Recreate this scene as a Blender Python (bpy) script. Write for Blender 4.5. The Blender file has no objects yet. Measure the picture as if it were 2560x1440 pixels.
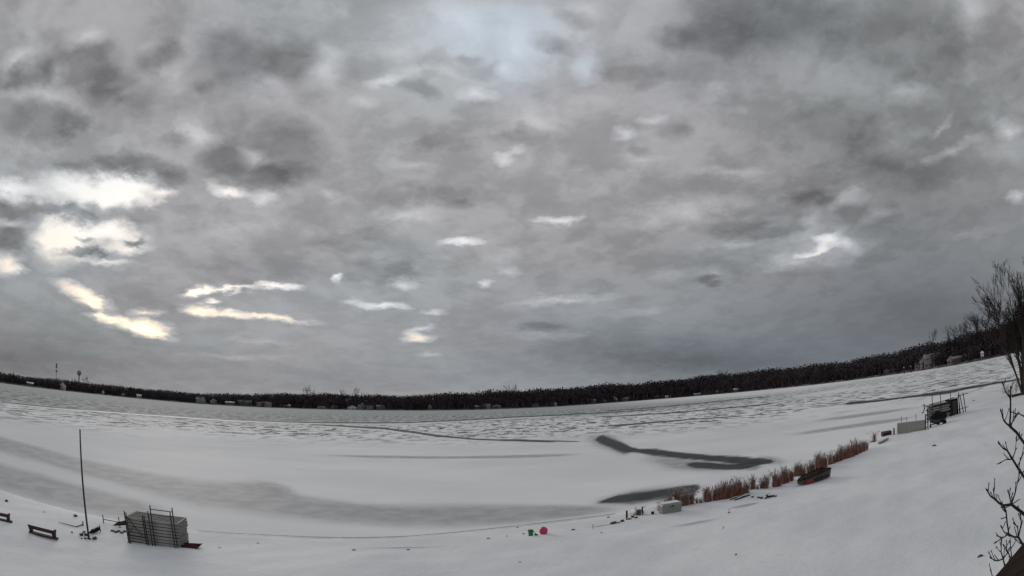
import bpy, math, random
import numpy as np
from mathutils import Vector, Matrix

# ------------------------------------------------------------------ camera, sky, sun, exposure
scene = bpy.context.scene
COL = scene.collection
CAM_H = 5.6
PITCH, ROLL = math.radians(12.464), math.radians(-2.051)
cam = bpy.data.cameras.new('camera')
cam.type = 'PANO'                        # the photograph's own wide, barrel-distorted lens
cam.panorama_type = 'FISHEYE_EQUISOLID'
cam.sensor_fit = 'HORIZONTAL'
cam.sensor_width = 36.0
cam.fisheye_lens = 1330.14 / 2560 * 36.0
cam.fisheye_fov = math.radians(180)
cam.clip_start, cam.clip_end = 0.05, 12000
camo = bpy.data.objects.new('camera', cam)
COL.objects.link(camo)
_cp, _sp, _cr, _sr = math.cos(PITCH), math.sin(PITCH), math.cos(ROLL), math.sin(ROLL)
_right = Vector((_cr, -_sr * _sp, _sr * _cp))
_up = Vector((-_sr, -_cr * _sp, _cr * _cp))
_back = -Vector((0, _cp, _sp))
_m = Matrix((_right, _up, _back)).transposed().to_4x4()
_m.translation = (0, 0, CAM_H)
camo.matrix_world = _m
scene.camera = camo
vs = scene.view_settings
vs.view_transform, vs.look, vs.gamma, vs.exposure = 'Standard', 'None', 1.0, 0.0
vs.use_curve_mapping = False
scene.cycles.max_bounces = 5
scene.cycles.diffuse_bounces = 3
scene.cycles.transparent_max_bounces = 24
scene.cycles.use_denoising = True
scene.cycles.adaptive_threshold = 0.02

SUN_AZ, SUN_EL = -0.66, math.radians(14)
# cloud cover: (azimuth, elevation, half width, half height, tilt, tone)
TONE = [
  (0.8241, 0.0526, 0.6592, 0.2274, -0.1679, -0.1500),
  (-0.9813, 0.0312, 0.3578, 0.0999, 0.1289, -0.1300),
  (-0.2921, 0.0473, 0.7592, 0.0672, 0.0157, -0.0600),
  (1.0190, 0.4804, 0.4381, 0.1898, -0.2875, -0.0800),
  (0.7334, 0.3841, 0.3571, 0.1230, -0.2050, -0.0800),
  (0.7858, 0.2719, 0.4682, 0.1198, -0.2007, -0.0500),
  (0.6135, 0.6613, 0.1881, 0.0631, -0.1965, -0.1700),
  (0.4937, 0.6097, 0.2090, 0.0849, -0.1620, -0.0800),
  (-0.0547, 0.7011, 0.3631, 0.1161, -0.0140, 0.1000),
  (0.0839, 0.6539, 0.1571, 0.1080, -0.0525, 0.0500),
  (0.3117, 0.0622, 0.4273, 0.0594, -0.1750, -0.1300),
  (0.7497, 0.1075, 0.4063, 0.1120, -0.1674, -0.0300),
  (-0.7481, 0.5959, 0.4849, 0.1510, 0.1727, -0.0200),
  (0.2129, 0.2654, 0.7051, 0.1497, -0.0806, -0.0200),
  (-1.1272, 0.4835, 0.0360, 0.0184, 0.2646, -0.1200),
  (-1.0774, 0.5059, 0.0468, 0.0278, 0.3872, -0.1500),
  (-0.9662, 0.5440, 0.0797, 0.0456, 0.2289, -0.1500),
  (-0.8800, 0.5281, 0.0526, 0.0288, -0.0547, -0.1100),
  (-0.8904, 0.5021, 0.0365, 0.0181, 0.2019, -0.0900),
  (-1.0436, 0.5611, 0.0497, 0.0267, 0.2538, -0.0800),
  (-0.7986, 0.5889, 0.0627, 0.0287, 0.3280, -0.1300),
  (-0.8045, 0.5064, 0.0343, 0.0263, 0.1790, -0.0700),
  (-1.0034, 0.4414, 0.0867, 0.0407, 0.2229, -0.1400),
  (-0.9350, 0.4450, 0.0506, 0.0171, 0.0740, -0.0900),
  (-0.6219, 0.6180, 0.1071, 0.0548, 0.1390, -0.1200),
  (-0.5018, 0.6229, 0.0694, 0.0473, 0.1059, -0.1200),
  (-0.4407, 0.5911, 0.0503, 0.0337, -0.3368, -0.0700),
  (-0.6794, 0.5543, 0.0290, 0.0149, 0.1499, -0.0600),
  (-0.7087, 0.4537, 0.0332, 0.0131, 0.1474, -0.0800),
  (-0.5996, 0.4317, 0.0495, 0.0352, 0.1171, -0.1400),
  (-0.4654, 0.4571, 0.0723, 0.0594, 0.0851, -0.1400),
  (-0.5258, 0.4990, 0.0914, 0.0372, 0.1040, -0.0600),
  (-0.4950, 0.4145, 0.0839, 0.0251, 0.0892, -0.1000),
  (-0.8328, 0.3806, 0.0556, 0.0254, 0.1692, -0.1400),
  (-0.7458, 0.3917, 0.0738, 0.0254, -0.1628, -0.1500),
  (-0.6902, 0.3831, 0.0361, 0.0177, -0.0835, -0.1100),
  (-0.9210, 0.3717, 0.0300, 0.0125, 0.1896, -0.0900),
  (-1.0065, 0.2866, 0.0617, 0.0296, 0.1935, -0.1600),
  (-0.9898, 0.5893, 0.0364, 0.0181, 0.2419, 0.1100),
  (-1.1056, 0.5274, 0.0483, 0.0245, 0.4700, 0.1000),
  (-1.1265, 0.5054, 0.0381, 0.0215, 0.2685, 0.0800),
  (-1.0142, 0.5247, 0.0206, 0.0145, 0.2397, 0.0800),
  (-1.0263, 0.4861, 0.0630, 0.0203, 0.1113, 0.0700),
  (-0.9666, 0.4737, 0.0397, 0.0168, -0.0351, 0.0700),
  (-0.7494, 0.5527, 0.0384, 0.0186, 0.1690, 0.0600),
  (-0.7392, 0.6071, 0.0234, 0.0243, 0.1713, 0.0700),
  (-0.4098, 0.6232, 0.0423, 0.0321, 0.0806, 0.1200),
  (-0.5279, 0.5712, 0.1037, 0.0188, 0.1099, 0.0500),
  (-0.6662, 0.4620, 0.0355, 0.0142, -0.1463, 0.1100),
  (-0.6931, 0.4801, 0.0352, 0.0146, 0.1463, 0.0700),
  (-0.5352, 0.4432, 0.0307, 0.0192, 0.1018, 0.1300),
  (-0.5747, 0.3802, 0.0371, 0.0108, -0.0749, 0.2700),
  (-0.5003, 0.3720, 0.0248, 0.0140, 0.0868, 0.1600),
  (-0.3651, 0.3846, 0.0262, 0.0112, 0.0549, 0.0800),
  (-0.8972, 0.3341, 0.1086, 0.0291, 0.1772, 0.3000),
  (-1.0436, 0.3097, 0.0491, 0.0174, 0.2070, 0.3000),
  (-0.7719, 0.3562, 0.0811, 0.0255, 0.1507, 0.3000),
  (-0.8219, 0.3250, 0.0559, 0.0180, 0.0166, 0.2200),
  (-0.7045, 0.3544, 0.0203, 0.0093, 0.1342, 0.1200),
  (-0.9048, 0.2937, 0.0650, 0.0136, -0.0207, -0.1600),
  (-0.8268, 0.3094, 0.0375, 0.0224, 0.1565, -0.1600),
  (-0.7529, 0.3155, 0.0505, 0.0177, 0.1402, -0.0600),
  (-1.0110, 0.2342, 0.0568, 0.0293, 0.1830, -0.1600),
  (-1.0201, 0.2581, 0.0389, 0.0079, 0.0854, 0.2200),
  (-0.8482, 0.2737, 0.0781, 0.0263, 0.1553, 0.3000),
  (-0.7751, 0.2775, 0.0469, 0.0197, 0.1395, 0.2000),
  (-0.8094, 0.2234, 0.0501, 0.0069, 0.0944, 0.2000),
  (-0.7612, 0.2525, 0.0416, 0.0091, 0.1325, 0.2200),
  (-0.8572, 0.2590, 0.0255, 0.0062, 0.0133, -0.2600),
  (-0.7492, 0.2662, 0.0150, 0.0063, 0.1320, -0.2200),
  (-0.8556, 0.2342, 0.0591, 0.0076, 0.1498, -0.1800),
  (-0.9869, 0.1816, 0.0258, 0.0067, 0.0583, 0.2000),
  (-0.9604, 0.2030, 0.0473, 0.0175, 0.1655, -0.0600),
  (-0.5500, 0.2003, 0.0755, 0.0065, 0.1596, 0.2700),
  (-0.4463, 0.2157, 0.0363, 0.0051, 0.0599, 0.3000),
  (-0.5839, 0.1758, 0.0159, 0.0043, 0.0841, 0.2500),
  (-0.3381, 0.2380, 0.0094, 0.0074, 0.0384, 0.3200),
  (-0.4766, 0.1111, 0.0621, 0.0059, 0.0224, 0.0600),
  (-0.5301, 0.0809, 0.0934, 0.0051, 0.0291, 0.0600),
  (-0.7017, 0.1759, 0.0892, 0.0255, 0.1079, -0.0500),
  (-0.4841, 0.2426, 0.1672, 0.0293, 0.0706, -0.0600),
  (-0.5485, 0.3141, 0.1062, 0.0262, 0.0925, 0.0400),
  (-0.3971, 0.1511, 0.0348, 0.0037, -0.0228, 0.1000),
  (-0.3180, 0.3086, 0.0718, 0.0149, 0.0387, -0.0700),
  (-0.0891, 0.3717, 0.0258, 0.0113, -0.0123, -0.0800),
  (-0.1449, 0.3893, 0.1136, 0.0196, 0.0016, -0.0700),
  (-0.2392, 0.2542, 0.0782, 0.0194, 0.0178, -0.0800),
  (0.0527, 0.1424, 0.0380, 0.0090, -0.0458, -0.0900),
  (-0.2085, 0.3482, 0.0626, 0.0135, 0.0153, 0.1000),
  (0.0995, 0.3402, 0.0446, 0.0075, -0.0240, 0.2600),
  (0.0923, 0.3391, 0.0717, 0.0166, -0.0553, 0.0500),
  (-0.0920, 0.3063, 0.0331, 0.0068, 0.0367, 0.3200),
  (-0.0834, 0.3054, 0.0591, 0.0150, -0.0152, 0.0500),
  (-0.0133, 0.2812, 0.0297, 0.0120, 0.1028, 0.0700),
  (-0.0012, 0.2492, 0.0248, 0.0083, -0.0344, 0.1000),
  (-0.2115, 0.2284, 0.0217, 0.0097, 0.0104, 0.1700),
  (-0.0437, 0.2271, 0.0093, 0.0075, -0.0256, 0.2200),
  (-0.2512, 0.1860, 0.0478, 0.0060, -0.0341, 0.2800),
  (-0.3155, 0.1942, 0.0217, 0.0045, 0.0305, 0.1500),
  (0.0957, 0.1929, 0.0767, 0.0083, 0.0136, 0.1300),
  (0.3129, 0.3319, 0.0803, 0.0194, -0.0083, 0.0800),
  (-0.1498, 0.1762, 0.0214, 0.0045, -0.0048, 0.1600),
  (-0.1768, 0.1425, 0.0274, 0.0060, 0.2567, 0.2000),
  (-0.1614, 0.0967, 0.0212, 0.0038, -0.0576, 0.1000),
  (0.0604, 0.1262, 0.0591, 0.0083, -0.0472, 0.0700),
  (0.2394, 0.1590, 0.0498, 0.0082, -0.0144, 0.0700),
  (0.3132, 0.2255, 0.0515, 0.0119, -0.0006, 0.0700),
  (-0.1242, 0.7161, 0.1403, 0.0403, 0.0053, 0.0900),
  (0.0326, 0.6625, 0.0390, 0.0424, -0.0385, 0.0900),
  (-0.0041, 0.6290, 0.0218, 0.0100, -0.0291, 0.1200),
  (-0.2636, 0.5986, 0.0412, 0.0084, 0.0991, 0.1700),
  (-0.1838, 0.6169, 0.0858, 0.0115, 0.0780, 0.0700),
  (-0.0520, 0.5819, 0.0443, 0.0115, -0.0172, 0.1700),
  (0.1887, 0.6238, 0.0299, 0.0254, -0.0808, 0.1600),
  (0.2097, 0.7377, 0.0431, 0.0220, -0.0859, 0.0800),
  (0.2471, 0.4910, 0.0220, 0.0114, -0.0947, 0.1800),
  (0.3115, 0.5132, 0.0260, 0.0090, 0.0406, 0.1000),
  (0.2700, 0.4311, 0.0380, 0.0098, -0.0990, 0.0900),
  (0.0603, 0.5203, 0.0428, 0.0152, -0.0473, 0.0900),
  (0.0169, 0.5434, 0.0563, 0.0213, -0.0359, 0.0500),
  (-0.0103, 0.4622, 0.0167, 0.0083, -0.0299, 0.1700),
  (0.0136, 0.4751, 0.0200, 0.0061, 0.2813, 0.1200),
  (-0.1895, 0.4530, 0.0459, 0.0098, 0.0149, 0.0600),
  (-0.3158, 0.5643, 0.0301, 0.0099, 0.0524, 0.0800),
  (-0.2257, 0.6633, 0.0486, 0.0246, 0.0317, 0.0800),
  (-0.0799, 0.6520, 0.0296, 0.0108, -0.0082, -0.1200),
  (-0.0579, 0.6279, 0.0592, 0.0153, -0.0147, -0.0800),
  (-0.1879, 0.5848, 0.0446, 0.0152, -0.2040, -0.1200),
  (-0.3334, 0.6217, 0.0586, 0.0321, 0.0596, -0.0700),
  (-0.1775, 0.5060, 0.1025, 0.0197, 0.0137, -0.0800),
  (0.0294, 0.5033, 0.0552, 0.0167, -0.0395, -0.0700),
  (0.1124, 0.6748, 0.0403, 0.0176, -0.2803, -0.1300),
  (0.1615, 0.7173, 0.0425, 0.0172, -0.0729, -0.0800),
  (0.2871, 0.6069, 0.0990, 0.0246, -0.1069, -0.1000),
  (0.3988, 0.6595, 0.0596, 0.0265, -0.1376, -0.1000),
  (0.2735, 0.4542, 0.0267, 0.0113, -0.1005, -0.0700),
  (0.3545, 0.4899, 0.0391, 0.0212, -0.1217, -0.0900),
  (0.9261, 0.5411, 0.1740, 0.0679, -0.2724, -0.0700),
  (0.7093, 0.4444, 0.1078, 0.0456, -0.2062, -0.0900),
  (0.8096, 0.3337, 0.1104, 0.0355, -0.2153, -0.0500),
  (1.1125, 0.4105, 0.0585, 0.0280, -0.2979, -0.0600),
  (1.0015, 0.3690, 0.0390, 0.0153, -0.2637, -0.0600),
  (0.6267, 0.3269, 0.0528, 0.0145, -0.1747, -0.0700),
  (0.8810, 0.4628, 0.0497, 0.0160, -0.2504, 0.1100),
  (1.0891, 0.5430, 0.0356, 0.0333, -0.3170, 0.1100),
  (1.0358, 0.4710, 0.0401, 0.0203, -0.2906, 0.0700),
  (0.9222, 0.3898, 0.0312, 0.0058, 0.3556, 0.1000),
  (0.9246, 0.3442, 0.0514, 0.0075, 0.0014, 0.1100),
  (0.8686, 0.3398, 0.0241, 0.0077, -0.2291, 0.0800),
  (1.0664, 0.3483, 0.0358, 0.0165, -0.2740, 0.1700),
  (1.0290, 0.3174, 0.0583, 0.0219, -0.2594, 0.0700),
  (0.4522, 0.3963, 0.0645, 0.0112, -0.1410, 0.1000),
  (0.8163, 0.4156, 0.0278, 0.0318, -0.2284, 0.0600),
  (0.4625, 0.5518, 0.0581, 0.0167, -0.1517, 0.0500),
  (0.6962, 0.3214, 0.0235, 0.0092, 0.0333, 0.1100),
  (0.6575, 0.2324, 0.0332, 0.0104, -0.5162, 0.1700),
  (0.6077, 0.2305, 0.0888, 0.0302, -0.0354, 0.1500),
  (0.5324, 0.2186, 0.0446, 0.0138, -0.0164, 0.1000),
  (0.6070, 0.2789, 0.0179, 0.0318, -0.1653, 0.0900),
  (0.6809, 0.3061, 0.0463, 0.0137, -0.1840, 0.1300),
  (0.7376, 0.2656, 0.0464, 0.0092, 0.1059, 0.0800),
  (1.0370, 0.2360, 0.0158, 0.0107, -0.2430, 0.2000),
  (0.4285, 0.2638, 0.0525, 0.0081, -0.0620, 0.0900),
  (0.3934, 0.2116, 0.0313, 0.0148, -0.1157, 0.0900),
  (0.4261, 0.3364, 0.1133, 0.0193, -0.1312, 0.0800),
  (0.9364, 0.1996, 0.0854, 0.0088, -0.0510, 0.0500),
  (0.3836, 0.2024, 0.0250, 0.0081, -0.1131, -0.1600),
  (0.6105, 0.3194, 0.0526, 0.0145, -0.1704, -0.0800),
  (0.5009, 0.2799, 0.1125, 0.0147, -0.1432, -0.0700),
  (-0.9168, 0.2411, 0.0548, 0.0395, 0.1643, 0.3200),
  (-1.0160, 0.1901, 0.0348, 0.0199, 0.1739, 0.3300),
  (-0.8438, 0.1608, 0.0518, 0.0121, -0.2196, 0.3600),
  (-0.8136, 0.1459, 0.0169, 0.0091, -0.4925, 0.2500),
  (-0.7308, 0.1217, 0.0627, 0.0142, -0.0479, 0.3800),
  (-0.8049, 0.1267, 0.0294, 0.0056, -0.0286, 0.2800),
  (-0.7160, 0.1481, 0.0324, 0.0056, 0.1063, 0.2200),
  (-0.6911, 0.1087, 0.0363, 0.0058, -0.1548, 0.2200),
  (-0.6134, 0.1920, 0.0208, 0.0093, 0.0922, 0.2800),
  (-0.6106, 0.1590, 0.0317, 0.0094, -0.0707, 0.2600),
  (-0.5390, 0.1575, 0.0536, 0.0065, 0.0084, 0.2800),
  (-0.4572, 0.1555, 0.0388, 0.0059, -0.1414, 0.2800),
  (-0.1845, 0.1260, 0.0259, 0.0075, 0.0517, 0.3600),
  (0.6206, 0.2416, 0.0194, 0.0108, -0.1638, 0.3600),
  (0.5870, 0.2250, 0.0289, 0.0043, 0.0015, 0.3000),
  (0.6122, 0.2283, 0.0161, 0.0058, -0.1606, 0.2500),
]
WARM = [
  (-0.9168, 0.2411, 0.0548, 0.0395, 0.1643, 0.4500),
  (-1.0160, 0.1901, 0.0348, 0.0199, 0.1739, 0.8000),
  (-0.8438, 0.1608, 0.0518, 0.0121, -0.2196, 1.0000),
  (-0.8136, 0.1459, 0.0169, 0.0091, -0.4925, 0.9000),
  (-0.7308, 0.1217, 0.0627, 0.0142, -0.0479, 1.2000),
  (-0.8049, 0.1267, 0.0294, 0.0056, -0.0286, 1.0000),
  (-0.7160, 0.1481, 0.0324, 0.0056, 0.1063, 0.9000),
  (-0.6911, 0.1087, 0.0363, 0.0058, -0.1548, 1.0000),
  (-0.6134, 0.1920, 0.0208, 0.0093, 0.0922, 0.5000),
  (-0.6106, 0.1590, 0.0317, 0.0094, -0.0707, 0.8000),
  (-0.5390, 0.1575, 0.0536, 0.0065, 0.0084, 0.6000),
  (-0.4572, 0.1555, 0.0388, 0.0059, -0.1414, 0.9000),
  (-0.1845, 0.1260, 0.0259, 0.0075, 0.0517, 1.0000),
  (0.6206, 0.2416, 0.0194, 0.0108, -0.1638, 0.3500),
  (0.5870, 0.2250, 0.0289, 0.0043, 0.0015, 0.3500),
  (0.6122, 0.2283, 0.0161, 0.0058, -0.1606, 0.3500),
  (-0.7829, 0.2651, 0.2762, 0.1261, 0.1393, 0.1200),
  (-0.6994, 0.1335, 0.3224, 0.0637, 0.1008, 0.1500),
]
BLUE = [
  (-0.0739, 0.7090, 0.2884, 0.0929, -0.0086, 0.8000),
  (0.0377, 0.6561, 0.1018, 0.0848, -0.0400, 0.7000),
  (0.1893, 0.6276, 0.0455, 0.0347, -0.0809, 0.5000),
  (0.2490, 0.4923, 0.0339, 0.0227, -0.0952, 0.2000),
  (0.6016, 0.6366, 0.2782, 0.0937, -0.1922, 0.2500),
  (-0.5941, 0.6270, 0.1868, 0.0916, 0.1319, 0.1500),
  (0.3910, 0.5789, 0.1779, 0.1149, -0.1338, 0.1500),
  (0.4648, 0.0538, 0.6596, 0.0950, -0.1963, 0.9000),
  (0.7899, 0.1006, 0.4914, 0.1597, -0.1724, 0.6000),
  (-0.0059, 0.0521, 0.3753, 0.0528, -0.0349, 0.4000),
]

world = bpy.data.worlds.new('World')
scene.world = world
world.use_nodes = True
nt = world.node_tree
nt.nodes.clear()
world.cycles.sampling_method = 'MANUAL'
world.cycles.sample_map_resolution = 256
NT = nt
def node(t, **kw):
    n = NT.nodes.new(t)
    for k, v in kw.items():
        setattr(n, k, v)
    return n
def put(n, i, v):
    if isinstance(v, bpy.types.NodeSocket):
        NT.links.new(v, n.inputs[i])
    elif v is not None:
        n.inputs[i].default_value = v
def M(op, a, b=None, c=None, clamp=False):
    n = node('ShaderNodeMath', operation=op, use_clamp=clamp)
    put(n, 0, a); put(n, 1, b); put(n, 2, c)
    return n.outputs[0]
def VM(op, a, b=None, s=None):
    n = node('ShaderNodeVectorMath', operation=op)
    put(n, 0, a); put(n, 1, b)
    if s is not None:
        put(n, 3, s)
    return n.outputs['Value' if op in ('DOT_PRODUCT', 'LENGTH', 'DISTANCE') else 'Vector']
def XYZ(x, y, z):
    n = node('ShaderNodeCombineXYZ'); put(n, 0, x); put(n, 1, y); put(n, 2, z)
    return n.outputs[0]
def SEP(v):
    n = node('ShaderNodeSeparateXYZ'); put(n, 0, v)
    return n.outputs
def NOISE(v, scale, detail=3, rough=.5, lac=2.0, dist=0.0):
    n = node('ShaderNodeTexNoise'); put(n, 'Vector', v); put(n, 'Scale', scale); put(n, 'Detail', detail)
    put(n, 'Roughness', rough); put(n, 'Lacunarity', lac); put(n, 'Distortion', dist)
    return n
def SMOOTH(v, lo, hi, a=0.0, b=1.0):
    n = node('ShaderNodeMapRange', interpolation_type='SMOOTHSTEP')
    put(n, 0, v); put(n, 1, lo); put(n, 2, hi); put(n, 3, a); put(n, 4, b)
    return n.outputs[0]
def MIXC(f, a, b, blend='MIX'):
    n = node('ShaderNodeMix', data_type='RGBA', blend_type=blend)
    put(n, 0, f); put(n, 6, a); put(n, 7, b)
    return n.outputs[2]
def blob_sum(vec, rows, start, small=None):
    acc = start
    for az, el, rx, ry, rot, amp in rows:
        big = rx > .2
        k = 1.75 if big else 1.32 if amp < 0 else 1.5
        g = node('ShaderNodeTexGradient', gradient_type='QUADRATIC_SPHERE' if big else 'SPHERICAL')
        tm = g.texture_mapping
        tm.vector_type = 'TEXTURE'
        tm.translation, tm.rotation, tm.scale = (az, el, 0), (0, 0, rot), (rx * k, ry * k, 1)
        put(g, 0, small if (small is not None and rx < .055) else vec)
        f = g.outputs[1] if (big or amp > 0) else M('MULTIPLY', g.outputs[1], 1.7, clamp=True)
        acc = M('MULTIPLY_ADD', f, amp * (1.25 if big else .88 if amp < 0 else 1.2), acc)
    return acc
D3 = node('ShaderNodeTexCoord').outputs['Generated']
dx, dy, dz = SEP(D3)
zc = M('MAXIMUM', dz, 0.0)
inv = M('DIVIDE', 1.0, M('ADD', zc, 0.25))
Q = XYZ(M('MULTIPLY', dx, inv), M('MULTIPLY', dy, inv), 0.0)
az = M('ARCTAN2', dx, dy)
el = M('ARCSINE', dz)
w1 = NOISE(Q, 9.0, 5, .60)
w2 = NOISE(VM('ADD', Q, (7.3, 2.1, 0)), 1.6, 2, .5)
flat = SMOOTH(el, 0.02, 0.5, .30, 1.0)
wv = VM('ADD', VM('SCALE', VM('SUBTRACT', w1.outputs['Color'], (.5, .5, .5)), s=.085),
        VM('SCALE', VM('SUBTRACT', w2.outputs['Color'], (.5, .5, .5)), s=.03))
V = VM('ADD', XYZ(az, el, 0.0), VM('MULTIPLY', wv, XYZ(1.0, flat, 0.0)))
V2 = VM('ADD', XYZ(az, el, 0.0), VM('SCALE', VM('MULTIPLY', wv, XYZ(1.0, flat, 0.0)), s=.7))
puff = NOISE(VM('ADD', Q, VM('SCALE', w1.outputs['Color'], s=.12)), 6.0, 5, .56)
fine = NOISE(VM('ADD', Q, (3.7, 9.2, 1.0)), 22.0, 4, .55)
calm = M('MULTIPLY', SMOOTH(el, .0, .42, .30, 1.0), SMOOTH(M('MULTIPLY_ADD', az, .5, M('MULTIPLY', el, -1.0)), .0, .42, 1.0, .45))
lump = M('MULTIPLY_ADD', SMOOTH(puff.outputs[0], .36, .62), .068, -.034)
lump = M('MULTIPLY_ADD', M('SUBTRACT', puff.outputs[0], .5), .07, lump)
lump = M('MULTIPLY_ADD', M('SUBTRACT', fine.outputs[0], .5), .06, lump)
tone = M('MULTIPLY_ADD', lump, calm, .628)
tone = blob_sum(V, TONE, tone, V2)
over = M('MAXIMUM', M('SUBTRACT', tone, .74), 0.0)
tone = M('SUBTRACT', M('MAXIMUM', tone, .40), M('MULTIPLY', over, M('MULTIPLY_ADD', fine.outputs[0], .5, .18)))
tone = M('MINIMUM', tone, .90)
warm = M('MINIMUM', blob_sum(V, WARM, 0.0, V2), 1.0)
blue = M('MINIMUM', blob_sum(V, BLUE, 0.0), 1.0)
lin = M('POWER', tone, 2.2)
hue = NOISE(VM('ADD', Q, (1.7, 5.2, 4.0)), 1.3, 2, .5)
tint = MIXC(SMOOTH(hue.outputs[0], .38, .62), (.96, 1.0, 1.03, 1), (.99, .98, 1.02, 1))
tint = MIXC(blue, tint, (.90, 1.0, 1.12, 1))
tint = MIXC(M('MULTIPLY', warm, SMOOTH(tone, .62, .84)), tint, (1.09, .955, .82, 1))
cloud = VM('MULTIPLY', tint, XYZ(lin, lin, lin))
sky = node('ShaderNodeTexSky', sky_type='NISHITA', sun_disc=False, sun_elevation=SUN_EL, sun_rotation=SUN_AZ,
           altitude=200, air_density=1.0, dust_density=2.0, ozone_density=1.0)
bg = node('ShaderNodeBackground')
# the clear sky above shows a little where the cover is thin
thin = M('MULTIPLY', SMOOTH(tone, .70, .88), .10)
put(bg, 'Color', VM('ADD', VM('SCALE', cloud, s=10.0), VM('MULTIPLY', sky.outputs[0], XYZ(thin, thin, thin))))
put(bg, 'Strength', 0.1)
NT.links.new(bg.outputs[0], node('ShaderNodeOutputWorld').inputs[0])

sun = bpy.data.lights.new('sun', 'SUN')
sun.energy, sun.angle, sun.color = 1.0, math.radians(25), (1.0, .93, .85)
suno = bpy.data.objects.new('sun', sun)
COL.objects.link(suno)
suno.rotation_euler = Vector((math.sin(SUN_AZ) * math.cos(SUN_EL), math.cos(SUN_AZ) * math.cos(SUN_EL), math.sin(SUN_EL))).to_track_quat('Z', 'Y').to_euler()

# ------------------------------------------------------------------ helpers
def mat(name, fn):
    global NT
    m = bpy.data.materials.new(name)
    m.use_nodes = True
    NT = m.node_tree
    NT.nodes.clear()
    out = node('ShaderNodeOutputMaterial')
    NT.links.new(fn(), out.inputs[0])
    return m
def PRIN(color, rough=.8, spec=.3, normal=None, metal=0.0):
    n = node('ShaderNodeBsdfPrincipled')
    put(n, 'Base Color', color if isinstance(color, bpy.types.NodeSocket) else (*color, 1))
    put(n, 'Roughness', rough); put(n, 'Specular IOR Level', spec); put(n, 'Metallic', metal)
    if normal is not None:
        put(n, 'Normal', normal)
    return n.outputs[0]
def BUMP(h, strength, dist=.05):
    n = node('ShaderNodeBump'); put(n, 'Height', h); put(n, 'Strength', strength); put(n, 'Distance', dist)
    return n.outputs[0]
def POS():
    return node('ShaderNodeNewGeometry').outputs['Position']
def OBJ():
    return node('ShaderNodeTexCoord').outputs['Object']
def simple(name, c, var=.35, scale=6, rough=.85, spec=.2, stretch=(1, 1, 1), metal=0.0, bump=.3):
    def f():
        n = NOISE(VM('MULTIPLY', OBJ(), stretch), scale, 4, .6)
        col = MIXC(SMOOTH(n.outputs[0], .3, .7), (*[v * (1 - var) for v in c], 1), (*[min(.95, v * (1 + var)) for v in c], 1))
        return PRIN(col, rough, spec, BUMP(n.outputs[0], bump, .01), metal)
    return mat(name, f)

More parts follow.
